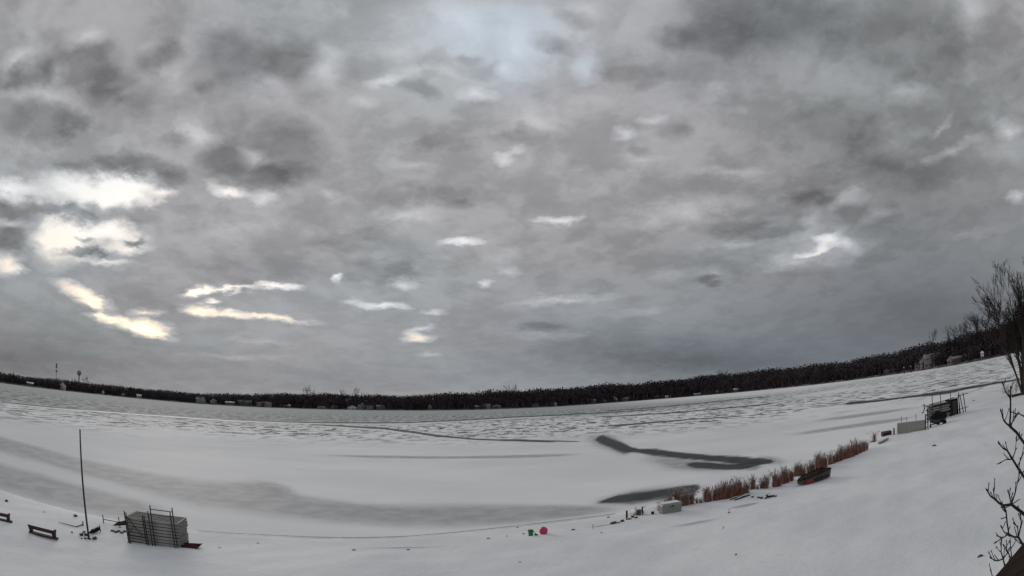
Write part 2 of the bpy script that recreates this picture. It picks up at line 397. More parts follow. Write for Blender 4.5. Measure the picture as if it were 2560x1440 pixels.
def tag(o, label=None, cat=None, group=None, kind=None):
    if label: o['label'] = label
    if cat: o['category'] = cat
    if group: o['group'] = group
    if kind: o['kind'] = kind
    return o
def thing(name, label, cat, loc=(0, 0, 0), rz=0.0, group=None):
    o = bpy.data.objects.new(name, None)
    o.empty_display_size = .2
    COL.objects.link(o)
    o.location, o.rotation_euler = loc, (0, 0, rz)
    return tag(o, label, cat, group)
class MB:
    def __init__(s):
        s.v, s.f = [], []
    def add(s, vs, fs):
        b = len(s.v)
        s.v += [tuple(v) for v in vs]
        s.f += [tuple(i + b for i in f) for f in fs]
        return s
    def box(s, c, d, rot=None):
        x, y, z = [k / 2 for k in d]
        P = [Vector((a * x, b * y, e * z)) for e in (-1, 1) for b in (-1, 1) for a in (-1, 1)]
        if rot is not None:
            P = [rot @ p for p in P]
        return s.add([p + Vector(c) for p in P], [(0, 2, 3, 1), (4, 5, 7, 6), (0, 1, 5, 4), (2, 6, 7, 3), (0, 4, 6, 2), (1, 3, 7, 5)])
    def bar(s, a, b, w, h):
        a, b = Vector(a), Vector(b)
        d = b - a
        q = d.to_track_quat('X', 'Z').to_matrix()
        return s.box((a + b) / 2, (d.length, w, h), q)
    def tube(s, path, rad, n=6, cap=True):
        path = [Vector(p) for p in path]
        rad = rad if isinstance(rad, (list, tuple)) else [rad] * len(path)
        V, F = [], []
        for i, p in enumerate(path):
            d = (path[min(i + 1, len(path) - 1)] - path[max(i - 1, 0)]).normalized()
            e = d.orthogonal().normalized() if abs(d.z) > .9 else d.cross(Vector((0, 0, 1))).normalized()
            g = d.cross(e)
            for k in range(n):
                t = 2 * math.pi * k / n
                V.append(p + (e * math.cos(t) + g * math.sin(t)) * rad[i])
        for i in range(len(path) - 1):
            for k in range(n):
                a, b = i * n + k, i * n + (k + 1) % n
                F.append((a, b, b + n, a + n))
        if cap:
            F.append(tuple(range(n - 1, -1, -1)))
            F.append(tuple(range((len(path) - 1) * n, len(path) * n)))
        return s.add(V, F)
    def rock(s, c, d, rng, rot=0.0):
        G = (1 + 5 ** .5) / 2
        P = [Vector(p).normalized() for p in [(-1, G, 0), (1, G, 0), (-1, -G, 0), (1, -G, 0), (0, -1, G), (0, 1, G), (0, -1, -G), (0, 1, -G), (G, 0, -1), (G, 0, 1), (-G, 0, -1), (-G, 0, 1)]]
        F = [(0, 11, 5), (0, 5, 1), (0, 1, 7), (0, 7, 10), (0, 10, 11), (1, 5, 9), (5, 11, 4), (11, 10, 2), (10, 7, 6), (7, 1, 8), (3, 9, 4), (3, 4, 2), (3, 2, 6), (3, 6, 8), (3, 8, 9), (4, 9, 5), (2, 4, 11), (6, 2, 10), (8, 6, 7), (9, 8, 1)]
        R = Matrix.Rotation(rot, 3, 'Z')
        V = []
        for p in P:
            k = rng.uniform(.75, 1.15)
            q = R @ Vector((p.x * d[0] / 2 * k, p.y * d[1] / 2 * k, p.z * d[2] / 2 * k))
            V.append(q + Vector(c))
        return s.add(V, F)
    def build(s, name, m, parent=None, smooth=False):
        me = bpy.data.meshes.new(name)
        me.from_pydata(s.v, [], s.f)
        if smooth:
            me.polygons.foreach_set('use_smooth', [True] * len(me.polygons))
        me.materials.append(m)
        o = bpy.data.objects.new(name, me)
        COL.objects.link(o)
        if parent is not None:
            o.parent = parent
        return o
def np_mesh(name, V, F, m, parent=None, smooth=False):
    me = bpy.data.meshes.new(name)
    V = np.asarray(V, np.float32); F = np.asarray(F, np.int32)
    me.vertices.add(len(V)); me.vertices.foreach_set('co', V.ravel())
    k = F.shape[1]
    me.loops.add(F.size); me.loops.foreach_set('vertex_index', F.ravel())
    me.polygons.add(len(F)); me.polygons.foreach_set('loop_start', np.arange(0, F.size, k, dtype=np.int32))
    me.update(calc_edges=True)
    me.validate()
    if smooth:
        me.polygons.foreach_set('use_smooth', [True] * len(me.polygons))
    me.materials.append(m)
    o = bpy.data.objects.new(name, me)
    COL.objects.link(o)
    if parent is not None:
        o.parent = parent
    return o
def copy_tree(o, loc=None, rz=None, label=None):
    c = o.copy(); COL.objects.link(c)
    for ch in o.children:
        d = ch.copy(); COL.objects.link(d); d.parent = c
        for g in ch.children:
            e = g.copy(); COL.objects.link(e); e.parent = d
    if loc is not None: c.location = loc
    if rz is not None: c.rotation_euler = (0, 0, rz)
    if label: c['label'] = label
    return c

# ------------------------------------------------------------------ materials
def snow_fn():
    p = POS()
    n1 = NOISE(p, .22, 4, .55); n2 = NOISE(p, 2.2, 4, .6); n3 = NOISE(p, 14, 3, .6)
    c = MIXC(SMOOTH(n1.outputs[0], .35, .68), (.73, .755, .78, 1), (.83, .845, .865, 1))
    c = MIXC(M('MULTIPLY', SMOOTH(n2.outputs[0], .56, .74), .35), c, (.62, .63, .645, 1))
    h = M('ADD', M('MULTIPLY', n2.outputs[0], 1.0), M('MULTIPLY', n3.outputs[0], .25))
    return PRIN(c, .85, .25, BUMP(h, .42, .08))
SNOW = mat('snow', snow_fn)
def ice_fn():
    p = POS()
    x, y, z = SEP(p)
    r = M('SQRT', M('ADD', M('MULTIPLY', x, x), M('MULTIPLY', y, y)))
    big = NOISE(p, .018, 4, .55); mid = NOISE(VM('MULTIPLY', p, (.6, 1.0, 1.0)), .085, 4, .55); sm = NOISE(p, 1.4, 4, .6)
    c = MIXC(SMOOTH(mid.outputs[0], .32, .66), (.80, .815, .835, 1), (.905, .908, .915, 1))
    c = MIXC(M('MULTIPLY', SMOOTH(big.outputs[0], .45, .62), .35), c, (.60, .625, .635, 1))
    # far ice beyond the long crack is barer and greyer
    far = M('MULTIPLY', SMOOTH(M('MULTIPLY_ADD', x, -.35, r), 150, 215), SMOOTH(x, 190, 40))
    c = MIXC(M('MULTIPLY', far, .85), c, (.34, .365, .365, 1))
    # wind drifts with bare ice between them
    d1 = NOISE(VM('MULTIPLY', p, (1.0, .50, 1.0)), .42, 4, .62, 2.2, .6)
    zone = M('MULTIPLY', SMOOTH(r, 66, 105), SMOOTH(r, 430, 230))
    zone = M('MULTIPLY', zone, SMOOTH(NOISE(p, .021, 2, .5).outputs[0], .30, .46))
    bare = M('MULTIPLY', SMOOTH(d1.outputs[0], .52, .565), zone)
    c = MIXC(M('MULTIPLY', bare, .93), c, (.09, .10, .105, 1))
    white = M('MULTIPLY', SMOOTH(d1.outputs[0], .44, .37), zone)
    c = MIXC(M('MULTIPLY', white, .9), c, (.94, .94, .945, 1))
    h = M('ADD', M('MULTIPLY', sm.outputs[0], .4), M('MULTIPLY', d1.outputs[0], M('MULTIPLY', zone, -3.0)))
    return PRIN(c, .9, .06, BUMP(h, .35, .12))
ICE = mat('lake_ice', ice_fn)
def sheet_mat(name, c, amount, soft=.5, nscale=.5, namp=.5, rough=.7):
    def f():
        a = node('ShaderNodeAttribute', attribute_name='fade').outputs['Fac']
        n = NOISE(VM('MULTIPLY', POS(), (.35, 1.1, 1)), nscale, 5, .65)
        v = M('MULTIPLY_ADD', M('SUBTRACT', n.outputs[0], .5), namp, a)
        al = M('MULTIPLY', SMOOTH(v, .5 - soft / 2, .5 + soft / 2), amount)
        tr = node('ShaderNodeBsdfTransparent')
        mx = node('ShaderNodeMixShader')
        n2 = NOISE(POS(), .8, 3, .5)
        col = MIXC(SMOOTH(n2.outputs[0], .35, .65), (*[k * .88 for k in c], 1), (*[k * 1.12 for k in c], 1))
        put(mx, 0, al); NT.links.new(tr.outputs[0], mx.inputs[1]); NT.links.new(PRIN(col, rough, .15), mx.inputs[2])
        return mx.outputs[0]
    return mat(name, f)
DARK_ICE = sheet_mat('dark_refrozen_ice', (.06, .07, .075), .97, .9, .9, 1.15)
WET_BAND = sheet_mat('wet_snow_band', (.55, .56, .575), .72, 1.0, .14, .35)
CRACK = sheet_mat('crack_water', (.10, .115, .12), .9, .4, .25, .7)
RIDGE = sheet_mat('clean_ridge_snow', (.90, .905, .91), .9, .5, .3, .7)
WRACK = sheet_mat('wrack', (.16, .155, .15), .8, .3, 3.0, 1.3)
BARK = simple('bark', (.055, .045, .042), .4, 9, .9, .1)
TWIG = simple('twig_bark', (.034, .026, .024), .4, 9, .9, .1)
WOODLAND = simple('far_woodland', (.066, .055, .060), .45, .12, .95, .05)
CONIFER = simple('conifer', (.03, .04, .036), .4, 1, .95, .05)
FARLAND = simple('far_ground', (.11, .105, .105), .6, .12, .95, .05)
def reed_fn(foot, tip):
    def f():
        o = OBJ()
        n = NOISE(VM('MULTIPLY', o, (1, 1, .3)), 9, 3, .6)
        c = MIXC(SMOOTH(SEP(o)[2], .25, .85), foot, tip)
        c = MIXC(SMOOTH(n.outputs[0], .35, .7), VM('SCALE', c, s=.55), VM('SCALE', c, s=1.35))
        return PRIN(c, .95, .05)
    return f
REED_A = mat('reed_russet', reed_fn((.27, .135, .10, 1), (.36, .29, .285, 1)))
REED_B = mat('reed_grey', reed_fn((.24, .15, .125, 1), (.42, .37, .37, 1)))
DOCK = simple('dock_board', (.29, .292, .265), .22, 7, .75, .3, (.3, 3, 3))
DOCK_DK = simple('dock_deck', (.10, .10, .098), .3, 8, .85, .2, (.3, 3, 3))
PIPE = simple('dark_pipe', (.028, .028, .03), .4, 12, .6, .3)
CREAM = simple('cream_plastic', (.23, .23, .21), .08, 5, .5, .4, bump=.05)
WHITE_P = simple('white_panel', (.30, .30, .28), .10, 3, .5, .4, bump=.05)
REDWOOD = simple('red_brown_paint', (.055, .026, .030), .45, 8, .7, .3, (.4, 3, 3))
REDBOAT = simple('red_boat_paint', (.075, .047, .043), .45, 5, .6, .3)
RED_PATCH = simple('red_patch', (.20, .035, .035), .3, 5, .6, .3)
BLACK = simple('black_cover', (.012, .012, .013), .4, 6, .85, .12)
GREEN = simple('green_plastic', (.02, .17, .05), .15, 8, .4, .5, bump=.03)
PINK = simple('pink_rubber', (.52, .035, .13), .15, 6, .35, .5, bump=.02)
BROWN = simple('brown_wood', (.05, .036, .03), .4, 9, .8, .2, (.4, 2, 2))
OLIVE = simple('olive_canvas', (.06, .06, .048), .3, 6, .9, .1)
STONE = simple('wet_stone', (.07, .068, .066), .5, 12, .85, .3)
GREYLOG = simple('grey_driftwood', (.24, .25, .25), .35, 9, .9, .1, (.3, 2, 2))
RAILWOOD = simple('stained_rail', (.032, .020, .017), .3, 14, .85, .1, (.3, 4, 4))
TEAL = simple('hull_teal', (.03, .042, .042), .2, 6, .4, .5)
SNOWCAP = SNOW

# ------------------------------------------------------------------ setting: near shore, lake, far land
SHORE = [
  (-70.00,8.00), (-42.00,12.80), (-24.61,15.25), (-19.60,16.31), (-16.68,17.13), (-13.30,18.25),
  (-10.67,19.31), (-8.07,20.12), (-4.93,21.17), (-2.40,22.32), (-0.02,23.27), (3.67,24.26),
  (4.86,24.56), (7.02,25.98), (9.44,26.69), (13.48,27.55), (18.79,29.22), (25.29,32.18),
  (29.93,35.67), (34.01,38.60), (41.19,40.38), (46.29,40.43), (50.35,39.04), (58.29,38.81),
  (75.00,37.00), (120.00,30.00), (260.00,10.00)]
FAR = [
  (-1.7500,455.7,10.4), (-1.3000,541.1,10.4), (-1.0052,569.6,10.4), (-0.9545,604.1,10.0), (-0.9044,671.8,12.7),
  (-0.7979,753.1,14.1), (-0.6977,717.3,13.5), (-0.5993,643.0,12.7), (-0.5024,638.8,15.3), (-0.4066,655.9,18.8),
  (-0.2929,640.9,18.8), (-0.2177,605.8,17.0), (-0.1240,576.8,19.3), (-0.0305,578.2,20.7), (0.0817,623.1,21.3),
  (0.1567,703.6,25.1), (0.2508,768.6,25.2), (0.3455,744.1,26.9), (0.4410,645.4,23.6), (0.5376,539.1,20.2),
  (0.6158,468.5,17.3), (0.6952,428.2,17.1), (0.7595,393.6,17.5), (0.8083,365.2,16.9), (0.8577,346.8,17.2),
  (0.8993,335.5,17.7), (0.9414,340.4,19.0), (0.9929,370.7,22.1), (1.2000,260.0,22.0), (1.6000,240.0,22.0)]            # azimuth, distance of the far shore, height of the tree line above the ice
_S = np.array(SHORE)
def shore_dist(X, Y):
    X = np.asarray(X, float); Y = np.asarray(Y, float)
    best = np.full(X.shape, 1e9); sgn = np.ones(X.shape)
    for (ax, ay), (bx, by) in zip(_S[:-1], _S[1:]):
        ux, uy = bx - ax, by - ay
        t = np.clip(((X - ax) * ux + (Y - ay) * uy) / (ux * ux + uy * uy), 0, 1)
        d = np.hypot(X - ax - ux * t, Y - ay - uy * t)
        cr = ux * (Y - ay) - uy * (X - ax)
        m = d < best
        best = np.where(m, d, best); sgn = np.where(m, np.where(cr > 0, -1, 1), sgn)
    return best * sgn
rng0 = np.random.default_rng(5)
_waves = [(rng0.uniform(-1, 1) * k, rng0.uniform(-1, 1) * k, rng0.uniform(0, 6.3), a) for k, a in [(.35, .035)] * 4 + [(.9, .018)] * 6 + [(2.6, .007)] * 7 + [(6, .003)] * 7]
def land_z(X, Y, rough=True):
    d = shore_dist(X, Y)
    s = np.clip((d + .3) / .9, 0, 1); s = s * s * (3 - 2 * s)
    z = .10 * s + .03 * np.clip(d - .5, 0, 25)
    if rough:
        w = sum(a * np.sin(kx * X + ky * Y + ph) for kx, ky, ph, a in _waves)
        z = z + w * np.clip(d / 1.5, 0, 1)
    return np.where(d < -.3, -.25, z)
def gz(x, y):
    return float(land_z(np.array([x]), np.array([y]))[0])
def spaced(segs):
    out = []
    for a, b, st in segs:
        out += list(np.arange(a, b, st))
    return np.array(out + [segs[-1][1]])
xs = spaced([(-400, -60, 20), (-60, -26, 1.0), (-26, 34, .2), (34, 64, .4), (64, 110, 2), (110, 400, 20)])
ys = spaced([(-300, -20, 20), (-20, 6, 1.0), (6, 44, .2), (44, 60, 1)])
GX, GY = np.meshgrid(xs, ys)
GZ = land_z(GX, GY)
nx, ny = len(xs), len(ys)
idx = np.arange(nx * ny).reshape(ny, nx)
Fq = np.stack([idx[:-1, :-1], idx[:-1, 1:], idx[1:, 1:], idx[1:, :-1]], -1).reshape(-1, 4)
keep = (GZ.ravel()[Fq] > -.2).any(1)
snow_o = np_mesh('snow_ground', np.stack([GX, GY, GZ], -1).reshape(-1, 3), Fq[keep], SNOW, smooth=True)
tag(snow_o, kind='structure')

_A = np.array([f[0] for f in FAR]); _D = np.array([f[1] for f in FAR]); _Z = np.array([f[2] for f in FAR])
def far_d(a): return np.interp(a, _A, _D)
def far_top(a): return np.interp(a, _A, _Z)
def far_ground(a, back):
    return .5 + np.interp(back, [-4, 0, 3, 30, 80, 200, 700], [-.9, -.5, .6, 1.4, 3.2, 6, 9])
def far_pt(a, back):
    d = far_d(a) + back
    return Vector((math.sin(a) * d, math.cos(a) * d, float(far_ground(a, back))))
# lake ice: one sheet from under the near shore to under the far shore
ang = np.linspace(-1.9, 1.9, 121)
radii = np.array([0, 6, 12, 18, 24, 30, 38, 48, 60, 75, 95, 120, 150, 190, 240, 300, 380, 480, 600, 900])
AA, RR = np.meshgrid(ang, radii)
V = np.stack([np.sin(AA) * RR, np.cos(AA) * RR, np.zeros_like(AA)], -1).reshape(-1, 3)
n1, n2 = AA.shape
idx = np.arange(n1 * n2).reshape(n1, n2)
Fq = np.stack([idx[:-1, :-1], idx[1:, :-1], idx[1:, 1:], idx[:-1, 1:]], -1).reshape(-1, 4)
tag(np_mesh('lake_ice', V, Fq[:, ::-1], ICE, smooth=True), kind='structure')
# far land with a low wooded rise, out to the horizon
a2 = np.linspace(-1.75, 1.6, 260)
backs = np.array([-4, -1, 1, 3, 12, 30, 80, 200, 700, 2500, 8000])
AA, BB = np.meshgrid(a2, backs)
RR = far_d(AA) + BB
V = np.stack([np.sin(AA) * RR, np.cos(AA) * RR, far_ground(AA, BB) + (BB > 1) * .4 * np.sin(AA * 90 + BB)], -1).reshape(-1, 3)
n1, n2 = AA.shape
idx = np.arange(n1 * n2).reshape(n1, n2)
Fq = np.stack([idx[:-1, :-1], idx[1:, :-1], idx[1:, 1:], idx[:-1, 1:]], -1).reshape(-1, 4)
tag(np_mesh('far_land', V, Fq[:, ::-1], FARLAND, smooth=True), kind='structure')

# sheets on the ice: dark refrozen leads, wet bands, cracks with a ridge of clean snow beside them
def sheet(name, rows, m, z, rows_n=9, taper=1.5, pad=.35, step=6, gain=1.7, land=False):
    if m is WET_BAND:
        rows_n, taper, pad, gain = 13, 2.0, .45, 1.2
    elif m is DARK_ICE:
        pad, gain, rows_n = .6, 1.25, 13
    """rows: pairs of points across the mark, from end to end; the fade runs out at every edge"""
    pts = []
    n = len(rows)
    for i in range(n - 1):
        for k in range(step):
            t = k / step
            p = [[rows[i][s][c] * (1 - t) + rows[i + 1][s][c] * t for c in (0, 1)] for s in (0, 1)]
            pts.append((i + t, p))
    pts.append((n - 1, [list(rows[-1][0]), list(rows[-1][1])]))
    V, fade = [], []
    for u, (a, b) in pts:
        e = min(u, n - 1 - u) / taper
        e = max(0.0, min(1.0, e)); e = e * e * (3 - 2 * e)
        for j in range(rows_n):
            t = j / (rows_n - 1) * (1 + 2 * pad) - pad
            q = 1 - abs(t - .5) / (.5 + pad)
            V.append((a[0] * (1 - t) + b[0] * t, a[1] * (1 - t) + b[1] * t, z))
            fade.append(min(1.0, q * gain) * e)
    if land:
        W_ = np.array(V)
        V = [(x, y, float(q) + z) for (x, y, _), q in zip(V, land_z(W_[:, 0], W_[:, 1]))]
    F = []
    for i in range(len(pts) - 1):
        for j in range(rows_n - 1):
            k = i * rows_n + j
            F.append((k, k + 1, k + 1 + rows_n, k + rows_n))
    o = np_mesh(name, V, F, m)
    at = o.data.attributes.new('fade', 'FLOAT', 'POINT')
    at.data.foreach_set('value', np.array(fade, np.float32))
    # face up
    if o.data.polygons[0].normal.z < 0:
        o.data.flip_normals()
    return tag(o, kind='structure')
sheet('dark_ice', [((10.43,74.52),(10.02,71.59)), ((11.78,77.69),(10.52,69.53)), ((12.70,78.61),(10.90,67.64)), ((12.49,73.19),(10.82,63.57)), ((12.53,67.40),(10.79,58.18)), ((12.45,61.87),(10.84,53.99)), ((12.30,57.20),(11.47,53.37)), ((12.69,54.61),(12.04,51.84)), ((13.92,52.69),(12.77,48.38)), ((14.72,48.30),(13.77,45.19)), ((15.58,44.95),(14.62,42.22)), ((16.53,41.51),(15.49,38.92)), ((17.32,39.09),(16.01,36.16)), ((17.81,37.10),(16.69,34.78)), ((18.26,35.54),(17.50,34.07)), ((18.31,34.33),(18.03,33.80))], DARK_ICE, .012, pad=.25)
sheet('dark_ice', [((12.57,40.23),(12.21,39.10)), ((13.58,39.72),(12.83,37.56)), ((14.42,38.35),(13.58,36.13)), ((14.97,36.40),(14.27,34.72)), ((15.67,35.40),(14.96,33.80)), ((16.87,35.14),(16.18,33.72)), ((17.88,35.14),(17.32,34.05))], DARK_ICE, .016, taper=1.2)
sheet('dark_ice', [((3.81,27.94),(3.75,27.50)), ((4.66,28.53),(4.55,27.85)), ((5.35,29.23),(5.09,27.82)), ((6.33,29.50),(5.89,27.51)), ((7.39,29.54),(6.94,27.76)), ((8.54,29.78),(7.98,27.85)), ((9.57,29.92),(8.98,28.07)), ((10.33,29.92),(9.81,28.42)), ((10.90,29.73),(10.53,28.72))], DARK_ICE, .012, taper=1.3, pad=.25)
sheet('dark_ice', [((61.60,88.24),(59.93,85.86)), ((65.14,88.03),(60.85,82.26)), ((65.34,78.77),(62.87,75.82)), ((68.14,73.36),(65.65,70.70)), ((70.08,69.58),(66.00,65.55)), ((71.53,65.45),(66.72,61.08)), ((74.23,62.49),(70.86,59.67)), ((76.10,57.81),(73.54,55.89)), ((77.19,52.70),(74.69,51.01)), ((76.62,49.48),(74.21,47.94))], DARK_ICE, .012, taper=1.0, pad=.3)
sheet('dark_ice', [((80.21,92.02),(77.80,89.28)), ((85.35,91.77),(81.50,87.65)), ((90.30,90.98),(86.16,86.83)), ((93.44,88.19),(90.56,85.49))], WET_BAND, .02)
sheet('dark_ice', [((14.55,33.55),(14.19,32.73)), ((15.34,33.26),(14.89,32.29)), ((16.53,33.77),(15.88,32.45)), ((17.32,33.72),(16.89,32.88))], WET_BAND, .02)
sheet('wet_ice', [((-74.16,22.95),(-59.02,18.22)), ((-63.20,24.71),(-51.35,20.02)), ((-57.05,27.11),(-47.05,22.30)), ((-51.53,29.03),(-43.32,24.34)), ((-46.34,29.30),(-39.33,24.80)), ((-39.60,29.93),(-34.17,25.75)), ((-33.21,29.64),(-28.71,25.54)), ((-28.43,29.79),(-24.32,25.39)), ((-24.20,29.74),(-20.18,24.67)), ((-20.65,29.85),(-16.79,24.13)), ((-18.07,31.01),(-14.47,24.68)), ((-14.56,30.03),(-11.98,24.55)), ((-11.28,28.60),(-9.61,24.19)), ((-8.67,27.97),(-7.53,24.15)), ((-6.41,28.02),(-5.55,24.06)), ((-3.21,28.51),(-2.77,24.31)), ((0.01,28.18),(-0.01,24.77)), ((2.49,27.52),(2.27,25.14)), ((4.45,26.63),(4.22,25.26)), ((5.92,25.75),(5.79,25.18))], WET_BAND, .004)
sheet('wet_ice', [((-48.98,15.06),(-39.89,12.17)), ((-43.68,16.97),(-35.20,13.56)), ((-38.61,18.21),(-31.51,14.74)), ((-34.70,19.39),(-28.57,15.84)), ((-31.67,19.86),(-26.28,16.35)), ((-27.71,20.76),(-23.12,17.19)), ((-23.85,21.09),(-20.24,17.77)), ((-20.44,21.21),(-17.85,18.41)), ((-17.67,21.50),(-15.93,19.28)), ((-15.03,21.50),(-14.05,20.03))], WET_BAND, .008)
sheet('wet_ice', [((8.76,79.83),(7.57,69.24)), ((11.38,81.16),(9.10,65.18)), ((13.45,78.74),(10.27,60.39)), ((13.38,66.43),(10.44,52.03)), ((14.24,57.31),(11.44,46.17))], WET_BAND, .005)
sheet('wet_ice', [((2.94,27.82),(2.85,26.96)), ((4.43,29.16),(4.11,27.11)), ((6.49,30.27),(5.78,26.97)), ((9.14,30.96),(7.98,27.05)), ((11.21,30.91),(10.01,27.63))], WET_BAND, .005)
sheet('wet_ice', [((17.83,39.43),(17.03,37.66)), ((18.84,38.46),(17.24,35.21)), ((19.09,35.47),(17.56,32.64)), ((19.13,33.05),(18.56,32.07))], WET_BAND, .005)
sheet('wet_ice', [((-21.08,32.66),(-19.12,29.55)), ((-18.44,34.09),(-16.26,29.96)), ((-15.21,32.72),(-13.63,29.23)), ((-12.54,30.48),(-11.71,28.40))], WET_BAND, .014)
sheet('wet_ice', [((-24.06,54.35),(-23.32,52.67)), ((-19.18,56.78),(-18.44,54.57)), ((-12.83,57.25),(-12.34,55.05)), ((-6.19,56.99),(-5.96,54.83)), ((0.21,56.75),(0.19,54.21)), ((5.25,56.02),(5.01,53.54)), ((8.57,55.51),(8.19,53.06))], WET_BAND, .008)
sheet('wet_ice', [((10.92,54.39),(9.34,46.62)), ((12.68,48.05),(10.69,40.60)), ((13.86,42.08),(12.22,37.13)), ((15.23,38.26),(13.54,34.06)), ((16.51,35.07),(15.07,32.04))], WET_BAND, .004)
sheet('wet_ice', [((26.03,53.03),(25.23,51.42)), ((30.34,51.37),(28.54,48.34)), ((34.81,49.63),(32.98,47.03)), ((38.31,47.87),(36.03,45.04)), ((40.84,44.83),(39.03,42.85)), ((43.73,42.86),(42.42,41.58))], WET_BAND, .004)
sheet('wet_ice', [((35.63,64.73),(33.65,61.16)), ((41.45,63.13),(38.76,59.07)), ((45.79,59.04),(43.28,55.83)), ((50.11,54.94),(47.43,52.01)), ((53.42,49.78),(51.54,48.04))], WET_BAND, .004)
sheet('ice_crack', [((-116.37,71.16),(-112.73,68.93)), ((-115.33,87.66),(-111.41,84.67)), ((-116.14,113.27),(-110.54,107.80)), ((-105.84,135.73),(-100.30,128.63)), ((-83.88,145.81),(-80.34,139.65)), ((-66.22,156.84),(-62.68,148.44)), ((-50.54,167.23),(-47.75,157.98)), ((-38.20,172.24),(-36.48,164.43)), ((-27.29,189.19),(-25.96,179.90)), ((-1.93,224.07),(-1.83,211.26)), ((25.59,229.54),(24.08,216.07)), ((44.40,217.88),(42.48,208.54)), ((58.31,205.63),(55.90,197.18))], CRACK, .012, taper=.6)
sheet('ice_ridge', [((-110.99,67.86),(-107.67,65.83)), ((-109.54,83.26),(-105.99,80.56)), ((-109.48,106.77),(-105.45,102.83)), ((-99.26,127.29),(-95.32,122.23)), ((-78.68,136.76),(-75.56,131.32)), ((-61.36,145.32),(-58.90,139.47)), ((-47.23,156.25),(-45.25,149.69)), ((-35.67,160.78),(-34.16,153.94)), ((-25.34,175.59),(-24.19,167.55)), ((-1.78,205.39),(-1.70,194.58)), ((23.39,209.91),(22.11,198.59))], RIDGE, .016, taper=.6)
sheet('ice_crack', [((-62.82,142.67),(-60.33,137.00)), ((-46.37,138.15),(-43.81,130.51)), ((-33.16,130.62),(-30.92,121.78)), ((-22.54,113.36),(-21.22,106.69)), ((-15.18,99.36),(-14.40,94.22)), ((-7.42,87.45),(-7.17,84.42)), ((0.38,79.59),(0.36,77.49)), ((6.80,72.08),(6.67,70.69))], CRACK, .018, taper=.6)
sheet('ice_ridge', [((-59.16,134.33),(-56.94,129.28)), ((-43.02,128.14),(-40.81,121.54)), ((-30.41,119.75),(-28.97,114.05)), ((-20.62,103.64),(-19.52,98.03)), ((-13.87,90.70),(-13.22,86.40)), ((-7.01,82.52),(-6.79,79.82)), ((0.36,77.08),(0.34,74.72))], RIDGE, .022, taper=.6)
sheet('ice_crack', [((17.47,111.80),(16.94,108.49)), ((22.22,109.63),(21.25,104.89)), ((29.37,110.32),(28.07,105.47)), ((35.76,107.66),(34.70,104.49)), ((40.88,101.94),(39.71,99.05)), ((45.73,96.51),(44.47,93.86))], CRACK, .018, taper=.6)
sheet('ice_crack', [((21.52,170.29),(20.79,164.57)), ((38.46,163.71),(36.79,156.64)), ((54.03,154.45),(51.77,148.00)), ((67.11,147.09),(64.35,141.08)), ((76.52,138.42),(73.47,132.93))], CRACK, .018, taper=.6)
sheet('ice_crack', [((36.81,259.11),(34.95,246.09)), ((58.27,247.46),(55.42,235.42)), ((84.47,253.22),(80.18,240.41)), ((109.48,249.53),(103.86,236.77)), ((121.92,220.15),(116.18,209.83))], CRACK, .018, taper=.6)
sheet('ice_crack', [((-4.00,84.33),(-3.93,82.90)), ((0.39,81.35),(0.38,79.59)), ((5.97,75.11),(5.84,73.60)), ((9.34,70.66),(9.25,69.98))], CRACK, .026, taper=.6)
sheet('wrack_line', [((-13.57,18.33),(-13.49,18.21)), ((-12.05,18.93),(-11.98,18.81)), ((-10.77,19.49),(-10.70,19.37)), ((-9.45,19.93),(-9.39,19.80)), ((-8.14,20.31),(-8.08,20.15)), ((-6.54,20.80),(-6.49,20.63)), ((-4.96,21.34),(-4.93,21.17)), ((-3.71,21.90),(-3.69,21.76)), ((-2.42,22.51),(-2.40,22.36)), ((-1.24,23.03),(-1.24,22.87)), ((-0.02,23.47),(-0.02,23.31)), ((1.80,24.10),(1.79,23.94)), ((3.70,24.47),(3.68,24.30)), ((4.71,24.74),(4.67,24.56))], WRACK, .06, taper=.5, pad=.15, gain=1.25)

for rows in ([((8.75,22.01),(8.66,21.79)), ((9.37,22.08),(9.22,21.71)), ((10.00,22.13),(9.80,21.68)), ((10.68,22.23),(10.46,21.78)), ((11.32,22.24),(11.21,22.01))], [((5.37,20.52),(5.31,20.27)), ((6.35,20.39),(6.24,20.02)), ((7.56,20.35),(7.42,19.97)), ((8.64,20.34),(8.53,20.08))], [((2.31,22.04),(2.28,21.83)), ((3.00,22.18),(2.96,21.89)), ((3.91,22.45),(3.86,22.15)), ((4.65,22.60),(4.62,22.45))], [((-6.55,18.68),(-6.48,18.46)), ((-5.05,18.91),(-4.99,18.64)), ((-3.60,19.27),(-3.55,18.99)), ((-2.15,19.76),(-2.13,19.53))]):
    sheet('snow_track', rows, WET_BAND, .012, land=True)

